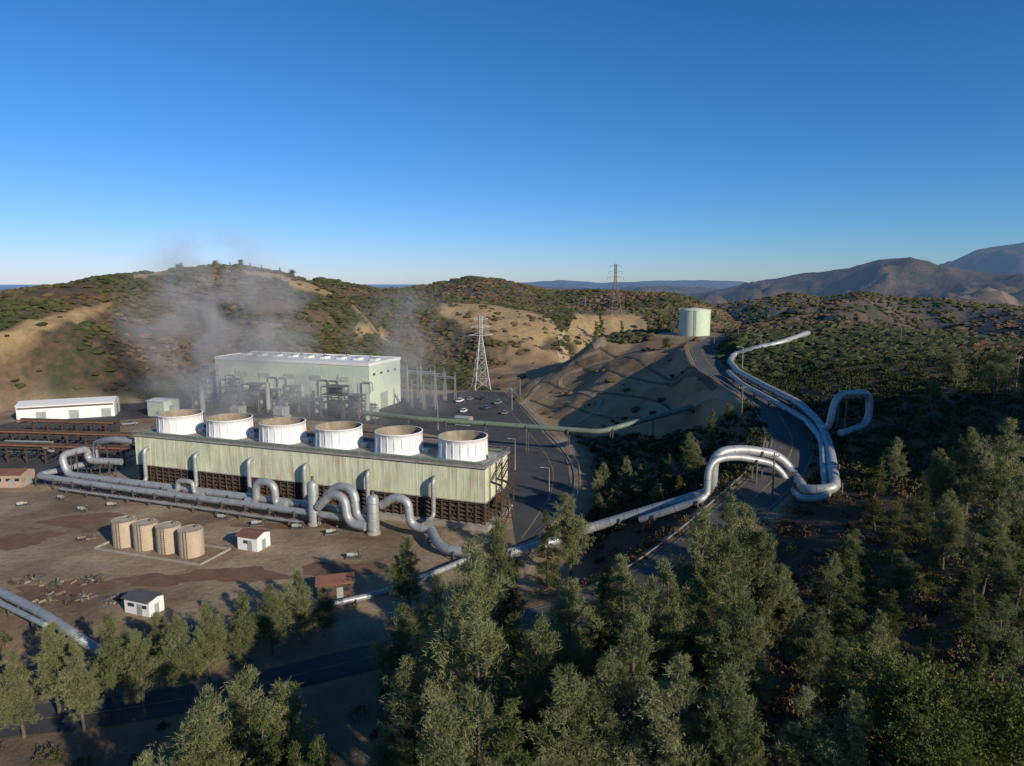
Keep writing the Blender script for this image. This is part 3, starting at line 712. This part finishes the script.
# ---------- sheds ----------
a=Vector(S(17,422,0));bb=Vector(S(115,416,0)); L=(bb-a).length; ang=math.atan2(bb.y-a.y,bb.x-a.x)
def shed(name,loc,ang,L,W_,h,rise,wm,rm,wins=6,doors=1,band=False):
    mb=MB(name,loc,ang); mb.p('walls')
    mb.add([(0,0,0),(L,0,0),(L,W_,0),(0,W_,0),(0,0,h),(L,0,h),(L,W_,h),(0,W_,h),(0,W_/2,h+rise),(L,W_/2,h+rise)],[(0,1,5,4),(2,3,7,6),(1,2,6,9,5),(3,0,4,8,7)],wm)
    mb.p('roof'); o=.35; e=.12
    mb.add([(-o,-o,h-.05+e),(L+o,-o,h-.05+e),(L+o,W_/2,h+rise+e),(-o,W_/2,h+rise+e),(-o,W_+o,h-.05+e),(L+o,W_+o,h-.05+e),(-o,-o,h-.2+e),(L+o,-o,h-.2+e)],[(0,1,2,3),(3,2,5,4),(6,7,1,0)],rm)
    mb.p('windows')
    for i in range(wins):
        x=L*(i+.3)/wins; mb.box((x,-.06,h*.5),(x+min(1.6,L/wins*.5),-.004,h*.5+h*.22),M['glass'])
    if band: mb.box((.3,-.05,h*.78),(L-.3,-.004,h*.9),M['steel'])
    mb.p('doors')
    for i in range(doors):
        x=L*(i+.62)/max(doors,1)-.5; mb.box((x,-.1,0),(x+(3.5 if band else 1.1),-.065,min(3.6 if band else 2.2,h*.75)),M['grey'])
    mb.box((L+.004,W_*.35,0),(L+.06,W_*.65,h*.7),M['grey'])
    return mb.done()
shed('warehouse',a,ang,L,13,6.2,1.2,M['white'],M['roofw'],0,3,True)
shed('storage_shed',S(148,416,0),TA,9,8,6.5,.5,M['green'],M['roofw'],0,1)
shed('site_office',S(-5,488,0),0.05,7,6,3.6,.9,M['pink'],M['redroof'],3)
shed('site_office',S(0,455,0),-.1,14,6,3.4,.7,M['conc'],M['grey'],4)
shed('pump_house',S(238,549,0),ANG,5,4,3,.6,M['white'],M['redroof'],1)
shed('storage_shed',S(125,612,0),-.35,5.5,3,2.6,.35,M['white'],M['steel'],2)
shed('storage_shed',S(318,601,0),.25,6,4,2.8,.9,M['brown'],M['redroof'],2)
shed('storage_shed',S(455,425,0),TA,6,4,3,.4,M['conc'],M['grey'],2)
# ---------- four tan tanks in a bund ----------
pts=[S(px,py,0) for px,py in ((126,544),(147,547),(170,550),(192,554))]
for p in pts:
    mb=MB('storage_tank',p); mb.p('shell'); mb.lathe([(2.45,0),(2.45,5.4)],0,0,M['tan'],28); mb.lathe([(2.45,5.4),(2.3,5.35),(.05,5.7)],0,0,M['tan'],28)
    for z in (1.4,2.8,4.2,5.35): mb.lathe([(2.45,z),(2.49,z+.05),(2.45,z+.1)],0,0,M['tan'],28)
    mb.p('ladder'); mb.beam((.3,-2.6,0),(.3,-2.6,6),.07,M['steel']);mb.beam((-.3,-2.6,0),(-.3,-2.6,6),.07,M['steel'])
    for k in range(12): mb.beam((-.3,-2.6,.4+k*.45),(.3,-2.6,.4+k*.45),.05,M['steel'])
    mb.p('hatch'); mb.lathe([(.4,5.5),(.4,5.95),(.05,6)],.9,.6,M['steel'],12); mb.done()
q0=Vector(pts[0]);q1=Vector(pts[3]); ba=math.atan2(q1.y-q0.y,q1.x-q0.x); Lb=(q1-q0).length
mb=MB('bund_wall',q0,ba)
for A_,B_ in (((-4,-4.4,0),(Lb+6,-4.2,.45)),((-4,4.2,0),(Lb+6,4.4,.45)),((-4,-4.2,0),(-3.8,4.2,.45)),((Lb+5.8,-4.2,0),(Lb+6,4.2,.45))): mb.box(A_,B_,M['conc'])
mb.done()
# ---------- green water tank on the mound ----------
mb=MB('water_tank',(88,330,30)); mb.p('shell'); mb.lathe([(7.3,-.3),(7.3,12)],0,0,M['tankg'],48); mb.lathe([(7.5,12),(7.5,12.25),(4,12.9),(.05,13.3)],0,0,M['tankg'],48)
for z in (2.4,4.8,7.2,9.6): mb.lathe([(7.3,z),(7.35,z+.05),(7.3,z+.1)],0,0,M['tankg'],48)
mb.p('handrail')
for k in range(24):
    a=2*math.pi*k/24; mb.beam((7.3*math.cos(a),7.3*math.sin(a),12.2),(7.3*math.cos(a),7.3*math.sin(a),13.2),.08,M['gsteel'])
mb.p('ladder'); mb.beam((-2,-7.2,0),(-2,-7.2,13),.12,M['gsteel']);mb.beam((-1.3,-7.3,0),(-1.3,-7.3,13),.12,M['gsteel'])
for k in range(26): mb.beam((-2,-7.3,k*.5),(-1.3,-7.35,k*.5),.07,M['gsteel'])
mb.done()
# ---------- pipelines ----------
def supports(mb,path,r,every=9,mt=None):
    P=[Vector(p) for p in path];acc=0;nx=every*.4
    for i in range(len(P)-1):
        L=(P[i+1]-P[i]).length
        while nx<acc+L:
            c=P[i].lerp(P[i+1],(nx-acc)/L); d=(P[i+1]-P[i]).normalized(); nx+=every
            if abs(d.z)>.5: continue
            g=hz(c.x,c.y)
            if c.z-r-g<.2: continue
            sd=Vector((d.y,-d.x,0)).normalized()*(r+.25)
            for s_ in (-1,1): mb.beam(c+sd*s_+Vector((0,0,r*.4)),(c.x+sd.x*s_,c.y+sd.y*s_,g-.3),.22,mt or M['steel'])
            mb.beam(c-sd-Vector((0,0,r+.14)),c+sd-Vector((0,0,r+.14)),.26,mt or M['steel'])
        acc+=L
def pipeline(name,pts,r,fr=3,every=9,bands=3.2,mt=None,seg=14,sup=True):
    mb=MB(name); mb.p('pipe'); path=fillet(pts,fr); mb.tube(path,r,mt or M['galv'],seg,bands=bands)
    if sup: mb.p('supports'); supports(mb,path,r,every)
    return mb.done()
def Tl(x,y,z):
    c,s=math.cos(ANG),math.sin(ANG); return (-6+x*c-y*s,147+x*s+y*c,z)
pipeline('steam_pipeline',[Tl(-112,4,5),Tl(-122,2,5),Tl(-122,2,8.5),Tl(-122,-6,8.5),Tl(-120,-6,3.2),Tl(-60,-6,3.2),Tl(-56,-6,3.2),Tl(-38,-6.2,3.2),Tl(-30,-6.4,3.0)],.95,2.2,7)
pipeline('steam_pipeline',[Tl(-126,8,3),Tl(-128,-9,3),Tl(-100,-9,2.6),Tl(-58,-9,2.6),Tl(-34,-9.4,2.6),Tl(-31,-10,2.6)],.8,2.2,7)
pipeline('steam_pipeline',[Tl(-124,6,1.5),Tl(-124,6,9),Tl(-112,2,12),Tl(-104,2,12),Tl(-101.8,4,12)],.9,2.5,30)
pipeline('steam_pipeline',[Tl(-116,-11.5,1.2),Tl(-80,-11.5,1.2),Tl(-40,-12,1.2)],.3,2,7)
def loop(x0,w,y,top,r,base=3.0):
    pipeline('expansion_loop',[Tl(x0-3,y,base),Tl(x0,y,base),Tl(x0,y,top),Tl(x0+w,y,top),Tl(x0+w,y,base),Tl(x0+w+3,y,base)],r,2.6,30)
loop(-56,5.5,-7.6,8.2,.9); loop(-80,5,-7.6,6.0,.6)
pipeline('expansion_loop',[Tl(-36,-8,6.4),Tl(-33,-8,9.4),Tl(-28,-9,9.4),Tl(-27,-9.5,3.0),Tl(-23,-9.5,2.4)],1.0,3.2,30)
pipeline('expansion_loop',[Tl(-37,-10,4.5),Tl(-33,-10,8.2),Tl(-29.5,-10.5,7.6),Tl(-28.5,-11,2.2),Tl(-24,-11,1.8)],1.0,3,30)
pipeline('expansion_loop',[Tl(-21,-9,6.4),Tl(-18,-9,8.6),Tl(-14.5,-9,8.2),Tl(-14,-9,2.4),Tl(-9,-9,2.2)],.95,3,30)
for x,y,h,r in ((-38.5,-9.5,10.5,1.25),(-22.6,-10,9,1.3)):
    mb=MB('steam_separator',Tl(x,y,0)); mb.p('vessel'); mb.lathe([(r,.2),(r,h-1),(r*.8,h-.4),(r*.4,h),(.05,h+.1)],0,0,M['galv'],22)
    for z in (1,3,5,7): mb.lathe([(r,z),(r+.05,z+.1),(r,z+.2)],0,0,M['band'],22)
    mb.p('skirt'); mb.lathe([(r+.25,0),(r+.25,.5),(r,.55)],0,0,M['conc'],22); mb.p('nozzle'); mb.tube([(0,0,h),(0,0,h+1)],.3,M['steel'],8); mb.done()
g=lambda px,py,o=1.6:G(px,py,o)
p0=Tl(-9,-9,2.2)
pA=[p0,S(440,549,1.6),S(490,556,1.4),(3,131,1.8),(16,137,4.2),(26,134,8.6),(37,130,13.6),D(712,491,130),D(714,453,130),D(742,449,132),D(778,455,134),D(796,476,133),g(804,491,1.8),g(836,489,1.8)]
pA+= [g(829,446),g(820,424),g(800,404),g(768,388),g(738,372),g(730,362),g(733,355),g(752,349),g(780,343),g(808,333)]
pipeline('steam_pipeline',pA,1.0,4,9)
pB=[g(640,520,1.2),g(700,500,1.2),g(707,495,1.2),D(709,461,128),D(735,456,130),D(775,464,131),D(790,485,130),g(800,499,1.3),g(828,498,1.3),g(824,470),g(822,440),g(806,420),g(775,402),g(742,384),g(728,372)]
pipeline('steam_pipeline',pB,.7,4,9)
c0=g(820,428)
def up(p,dz): return (p[0],p[1],p[2]+dz)
e0=g(834,431)
e1=(e0[0]+9.0,e0[1]+3,e0[2])
pipeline('expansion_loop',[c0,(e0[0]-1.5,e0[1]-.5,e0[2]+.6),up(e0,8.2),up(e1,8.2),(e1[0],e1[1],e0[2]+1.0),(e1[0]-6,e1[1]-4,e0[2]+.2),(e1[0]-9,e1[1]-6,e0[2]+.2)],.8,3,30)
e0=D(757,334,300);e1=D(778,334,300); pipeline('expansion_loop',[up(e0,-2),up(e0,3),up(e1,3),up(e1,-2)],.7,2,30)
pg=[S(365,413,9),S(420,419,9),S(520,426,8.5),S(600,432,8.5),(43,214,12),(60,213,17)]
pipeline('overhead_pipe',pg,.85,3,14,mt=M['pipeg'],bands=6)
pipeline('steam_pipeline',[S(-60,560,1.2),S(0,592,1.2),S(40,612,1.2),S(75,635,1.0),g(100,652,1),g(135,668,1)],.75,4,8)
pipeline('steam_pipeline',[S(-60,575,1),S(0,603,1),S(45,625,1)],.45,4,8)
pipeline('steam_pipeline',[S(290,618,1),S(330,604,1.2),S(380,594,1.2),S(430,575,1),S(475,556,1.2)],.55,4,8)
# ---------- pipe racks ----------
for (px,py),nx,ln_ in (((-40,447),9,60),((-30,462),8,52),((20,436),6,34)):
    mb=MB('pipe_rack',S(px,py,0),-.12)
    for i in range(nx+1):
        x=i*ln_/nx
        for y in (0,6): mb.beam((x,y,0),(x,y,4.5),.35,M['brown'])
        mb.beam((x,-.5,4.6),(x,6.5,4.6),.35,M['brown']);mb.beam((x,-.5,2.6),(x,6.5,2.6),.25,M['brown'])
        if i<nx: mb.beam((x,0,0.2),(x+ln_/nx,0,4.4),.15,M['brown'])
    for y in (0,6): mb.beam((0,y,4.9),(ln_,y,4.9),.3,M['brown'])
    mb.p('pipes')
    for y,r_ in ((1,.35),(2.2,.25),(3.4,.45),(4.8,.3)): mb.tube([(-2,y,5.1+r_),(ln_+2,y,5.1+r_)],r_,M['brown'] if y>2 else M['redroof'],10)
    mb.done()
for px,py,w,h in ((118,600,2.4,1.1),(60,585,2.5,.7),(45,600,3.0,.9),(78,600,2.2,.8),(30,580,2.2,.6),(85,540,1.6,.8),(95,580,2,.6)):
    p=S(px,py,0); mb=MB('scrap_pile',p)
    for k in range(26):
        a=random.uniform(0,6.28);rr2=random.uniform(0,w);z=max(.08,h*(1-rr2/w)*random.random()); b2=random.uniform(0,6.28);l=random.uniform(.6,1.8)
        c_=(rr2*math.cos(a),rr2*math.sin(a),z); mb.beam(c_,(c_[0]+l*math.cos(b2),c_[1]+l*math.sin(b2),z+random.uniform(0,.3)),random.uniform(.15,.45),random.choice([M['brown'],M['steel'],M['wood'],M['rust']]))
    mb.done()
for k,(px,py) in enumerate(((55,500),(75,512),(215,520),(290,530),(345,560),(105,508),(250,527),(325,536),(15,508))):
    mb=MB('equipment_skid',S(px,py,0),ANG+.1*k); mb.p('frame'); mb.box((0,0,0),(3,1.6,.3),M['steel']); mb.p('pump'); mb.tube([(.3,.8,.8),(1.6,.8,.8)],.42,M['grey'],12); mb.tube([(1.6,.8,.8),(2.5,.8,.8)],.28,M['rust'],10)
    mb.p('valve'); mb.lathe([(.2,.3),(.2,1.5),(.35,1.6),(.05,1.8)],2.7,.8,M['steel'],10); mb.done()
# ---------- towers, gantries, poles ----------
def pylon(loc,h,rot,t=.25,mt='steel'):
    mt=M[mt]
    mb=MB('transmission_tower',loc,rot); w0=h*.11; w1=h*.018
    def hw(z): return w0+(w1-w0)*min(1,z/(h*.72)) if z<h*.72 else w1
    lv=[0,.16,.3,.43,.54,.63,.72,.8,.88,.94,1]
    for i in range(len(lv)-1):
        z0,z1=lv[i]*h,lv[i+1]*h;a,b_=hw(z0),hw(z1)
        c0=[(-a,-a,z0),(a,-a,z0),(a,a,z0),(-a,a,z0)];c1=[(-b_,-b_,z1),(b_,-b_,z1),(b_,b_,z1),(-b_,b_,z1)]
        for k in range(4):
            j=(k+1)%4; mb.beam(c0[k],c1[k],t,mt); mb.beam(c0[k],c1[j],t*.6,mt);mb.beam(c0[j],c1[k],t*.6,mt);mb.beam(c1[k],c1[j],t*.6,mt)
    for z,l in ((.74,.17),(.85,.14),(.96,.11)):
        for s_ in (-1,1):
            mb.beam((0,-w1,z*h),(s_*l*h,0,z*h+.2),t*.7,mt);mb.beam((0,w1,z*h),(s_*l*h,0,z*h+.2),t*.7,mt);mb.beam((0,0,z*h+h*.035),(s_*l*h,0,z*h+.2),t*.6,mt)
            mb.beam((s_*l*h,0,z*h),(s_*l*h,0,z*h-1.8),.2,M['brown'])
    mb.done()
p1=S(481,389,0); pylon(p1,38,.3,.3,'gsteel')
p2=D(615,300,570); gz=hz(p2[0],p2[1]); pt=D(615,264,570)[2]; pylon((p2[0],p2[1],gz),pt-gz,.2,.24)
p3=D(585,300,640); pylon((p3[0],p3[1],hz(p3[0],p3[1])),18,.4,.25)
wl=MB('power_line')
for s_ in (-1,1):
    for z,l in ((.74,.17),(.85,.14)):
        A_=Vector((p1[0]+s_*l*38*math.cos(.3),p1[1]+s_*l*38*math.sin(.3),z*38-1.8)); h2=pt-gz
        B_=Vector((p2[0]+s_*l*h2*math.cos(.2),p2[1]+s_*l*h2*math.sin(.2),gz+z*h2-1.8))
        for E,sag in ((B_,8),(Vector((-75+s_*3,330,21)),2)):
            pp=[A_.lerp(E,t/14)-Vector((0,0,sag*4*(t/14)*(1-t/14))) for t in range(15)]; wl.tube(pp,.04,M['steel'],4)
wl.done()
for px,py,w,h in ((408,402,14,18),(418,398,14,15),(412,408,12,13),(436,400,10,14)):
    mb=MB('substation_gantry',S(px,py,0),TA)
    for x in (0,w/2,w):
        mb.beam((x-.5,0,0),(x,0,h),.3,M['gsteel']);mb.beam((x+.5,0,0),(x,0,h),.3,M['gsteel'])
    mb.beam((0,0,h*.82),(w,0,h*.82),.4,M['gsteel']);mb.beam((0,0,h*.76),(w,0,h*.76),.2,M['gsteel'])
    for k in range(10): mb.beam((k*w/10,0,h*.76),((k+1)*w/10,0,h*.82),.12,M['gsteel'])
    for k in range(4): mb.beam((1.5+k*w/4,0,h*.76),(1.5+k*w/4,0,h*.66),.22,M['brown'])
    mb.done()
def lamp(loc,h,rot=0):
    mb=MB('street_lamp',loc,rot); mb.lathe([(.2,-.4),(.16,h*.5),(.09,h)],0,0,M['gsteel'],8); mb.tube(fillet([(0,0,h-.1),(0,0,h+.4),(1.6,0,h+.6)],.4),.06,M['gsteel'],6)
    mb.add([(1.4,-.2,h+.5),(2.3,-.16,h+.55),(2.3,.16,h+.55),(1.4,.2,h+.5),(1.45,-.15,h+.68),(2.2,-.1,h+.68),(2.2,.1,h+.68),(1.45,.15,h+.68)],[(0,3,2,1),(4,5,6,7),(0,1,5,4),(1,2,6,5),(2,3,7,6),(3,0,4,7)],M['gsteel']); mb.done()
for px,py,h in ((515,470,9),(549,500,8),(512,410,9),(742,372,8),(438,430,9),(520,395,8)): lamp(G(px,py),h,3.1)
def pole(px,py,h):
    p=G(px,py); mb=MB('utility_pole',p,.4); mb.lathe([(.2,-.5),(.12,h)],0,0,M['wood'],8,cap=True); mb.beam((-1.2,0,h-.7),(1.2,0,h-.7),.16,M['wood'])
    for x in (-1.1,-.4,.4,1.1): mb.lathe([(.08,h-.62),(.1,h-.5),(.05,h-.35)],x,0,M['gsteel'],6)
    mb.done()
for a_ in ((772,500,9),(741,425,10),(1015,395,9),(714,345,8),(725,340,8),(738,338,7),(760,350,6),(900,345,9)): pole(*a_)
gr=MB('guard_rail')
P=ROAD_R; T=np.gradient(P[:,:2],axis=0);T/=np.linalg.norm(T,axis=1)[:,None]
pr=[(P[i,0]+T[i,1]*5.6,P[i,1]-T[i,0]*5.6,P[i,2]) for i in range(20,len(P)-12,2)]
for i in range(len(pr)-1):
    gr.beam((pr[i][0],pr[i][1],pr[i][2]-.3),(pr[i][0],pr[i][1],pr[i][2]+.8),.14,M['wood']); gr.beam((pr[i][0],pr[i][1],pr[i][2]+.65),(pr[i+1][0],pr[i+1][1],pr[i+1][2]+.65),.2,M['gsteel'])
gr.done()
fe=MB('chain_link_fence')
for i in range(len(kp)-1):
    a=kp[i]+np.array([1.6,.6,0]);b_=kp[i+1]+np.array([1.6,.6,0])
    fe.beam((a[0],a[1],-.2),(a[0],a[1],1.9),.08,M['gsteel'])
    for z in (.2,.7,1.2,1.8): fe.beam((a[0],a[1],z),(b_[0],b_[1],z),.04,M['gsteel'])
fe.done()
# ---------- vehicles ----------
def car(loc,rot,paint,kind='car'):
    mb=MB('parked_car' if kind=='car' else 'pickup_truck',loc,rot); w=.92
    if kind=='car': low=[(-2.2,.35),(-2.25,.8),(-1.5,.95),(1.3,.95),(2.2,.8),(2.25,.35)]; cab=[(-1.5,.95),(-.9,1.45),(.8,1.48),(1.5,.95)]
    else: low=[(-2.7,.45),(-2.75,1.0),(-1.2,1.1),(2.7,1.1),(2.7,.45)]; cab=[(-1.3,1.1),(-.7,1.8),(.7,1.85),(.9,1.1)]
    def prism(pf,w,m):
        k=len(pf); mb.add([(x,-w,z) for x,z in pf]+[(x,w,z) for x,z in pf],[tuple(range(k)),tuple(range(k,2*k))[::-1]]+[(i,(i+1)%k,(i+1)%k+k,i+k)[::-1] for i in range(k)],m)
    mb.p('bodywork');prism(low,w,paint)
    mb.p('windows');prism(cab,w*.86,M['glass']); mb.p('roof'); t=cab[1];u=cab[2]; mb.box((t[0]-.05,-w*.84,t[1]+.01),(u[0]+.05,w*.84,u[1]+.07),paint)
    mb.p('wheels')
    for x in (low[0][0]+.8,low[-1][0]-.8):
        for y in (-w,w): mb.tube([(x,y-.12,.36),(x,y+.12,.36)],.36,M['tyre'],14); mb.tube([(x,y-.14,.36),(x,y+.14,.36)],.18,M['gsteel'],10)
    mb.done()
cols=[M['white'],M['silver'],M['black'],M['white'],M['blue'],M['silver'],M['silver'],M['white']]
spots=[(460,402,'t'),(470,400,'c'),(482,399,'t'),(464,412,'c'),(486,409,'c'),(498,404,'t'),(505,414,'c')]
for i,(px,py,k) in enumerate(spots): car(S(px,py,.04),1.2+random.uniform(-.1,.1),cols[i%len(cols)],'car' if k=='c' else 'truck')
car(S(90,470,.04),.1,M['white'],'truck'); car(S(130,425,.04),.5,M['silver'],'truck')
# ---------- steam ----------
def steam(c,rad,dens,lo,tilt=0):
    bpy.ops.mesh.primitive_ico_sphere_add(subdivisions=3,radius=1,location=c); o=bpy.context.object; o.name='steam_plume'; o.scale=rad; o.rotation_euler=(0,tilt,0)
    m=bpy.data.materials.new('steam'); m.use_nodes=True; ns=m.node_tree.nodes; ls=m.node_tree.links; ns.clear()
    out=ns.new('ShaderNodeOutputMaterial'); vs=ns.new('ShaderNodeVolumeScatter'); vs.inputs['Color'].default_value=(1,1,1,1); vs.inputs['Anisotropy'].default_value=0
    tc=ns.new('ShaderNodeTexCoord'); ln=N(ns,'ShaderNodeVectorMath',operation='LENGTH'); ls.new(tc.outputs['Object'],ln.inputs[0])
    g=ns.new('ShaderNodeNewGeometry'); nz=N(ns,'ShaderNodeTexNoise',Scale=.06,Detail=4.0,Roughness=.6,Distortion=.8); ls.new(g.outputs['Position'],nz.inputs['Vector'])
    fr=N(ns,'ShaderNodeMapRange'); ls.new(ln.outputs['Value'],fr.inputs[0]); fr.inputs[1].default_value=.15;fr.inputs[2].default_value=1;fr.inputs[3].default_value=1;fr.inputs[4].default_value=0
    nr=N(ns,'ShaderNodeMapRange'); ls.new(nz.outputs[0],nr.inputs[0]); nr.inputs[1].default_value=lo;nr.inputs[2].default_value=.68
    mu=N(ns,'ShaderNodeMath',operation='MULTIPLY'); ls.new(fr.outputs[0],mu.inputs[0]); ls.new(nr.outputs[0],mu.inputs[1])
    m2=N(ns,'ShaderNodeMath',operation='MULTIPLY'); ls.new(mu.outputs[0],m2.inputs[0]); m2.inputs[1].default_value=dens; ls.new(m2.outputs[0],vs.inputs['Density']); ls.new(vs.outputs[0],out.inputs['Volume'])
    o.data.materials.append(m)
steam(D(218,328,262),(42,16,42),.17,.42,.55)
steam(D(300,394,215),(62,12,13),.09,.40)
steam(D(405,345,240),(24,12,26),.08,.44,.5)
# ---------- light, sky, camera ----------
sd=Vector((.68,-.73,0)).normalized(); el=math.radians(22.5)
dirv=Vector((sd.x*math.cos(el),sd.y*math.cos(el),math.sin(el)))
L=bpy.data.lights.new('sun','SUN'); L.energy=5.0; L.angle=math.radians(.5); L.color=(1,.88,.70)
so=bpy.data.objects.new('sun',L); scene.collection.objects.link(so); so.rotation_euler=dirv.to_track_quat('Z','Y').to_euler()
w=bpy.data.worlds.new("World"); scene.world=w; w.use_nodes=True; wn_=w.node_tree.nodes; wl_=w.node_tree.links
sk=wn_.new('ShaderNodeTexSky'); sk.sky_type='NISHITA'; sk.sun_disc=False; sk.sun_elevation=el; sk.sun_rotation=math.atan2(sd.x,sd.y); sk.altitude=900; sk.air_density=1.0; sk.dust_density=.3; sk.ozone_density=3.0
sp_=wn_.new('ShaderNodeSeparateColor'); cb_=wn_.new('ShaderNodeCombineColor'); wl_.new(sk.outputs[0],sp_.inputs[0])
for ch,(pw,gn) in enumerate(((1.53,.26),(1.05,.82),(1.1,1.12))):
    a_=N(wn_,'ShaderNodeMath',operation='POWER'); wl_.new(sp_.outputs[ch],a_.inputs[0]); a_.inputs[1].default_value=pw
    b_=N(wn_,'ShaderNodeMath',operation='MULTIPLY'); wl_.new(a_.outputs[0],b_.inputs[0]); b_.inputs[1].default_value=gn; wl_.new(b_.outputs[0],cb_.inputs[ch])
wl_.new(cb_.outputs[0],wn_['Background'].inputs[0]); wn_['Background'].inputs[1].default_value=.088
cam=bpy.data.cameras.new('camera'); cam.lens=24.01; cam.sensor_width=36; cam.clip_end=100000; cam.clip_start=.5
co=bpy.data.objects.new('camera',cam); scene.collection.objects.link(co); co.location=(0,0,H); co.rotation_euler=(math.pi/2-PITCH,0,0); scene.camera=co
scene.view_settings.view_transform='Standard'; scene.view_settings.look='None'; scene.view_settings.exposure=0
print('done',len(bpy.data.objects))
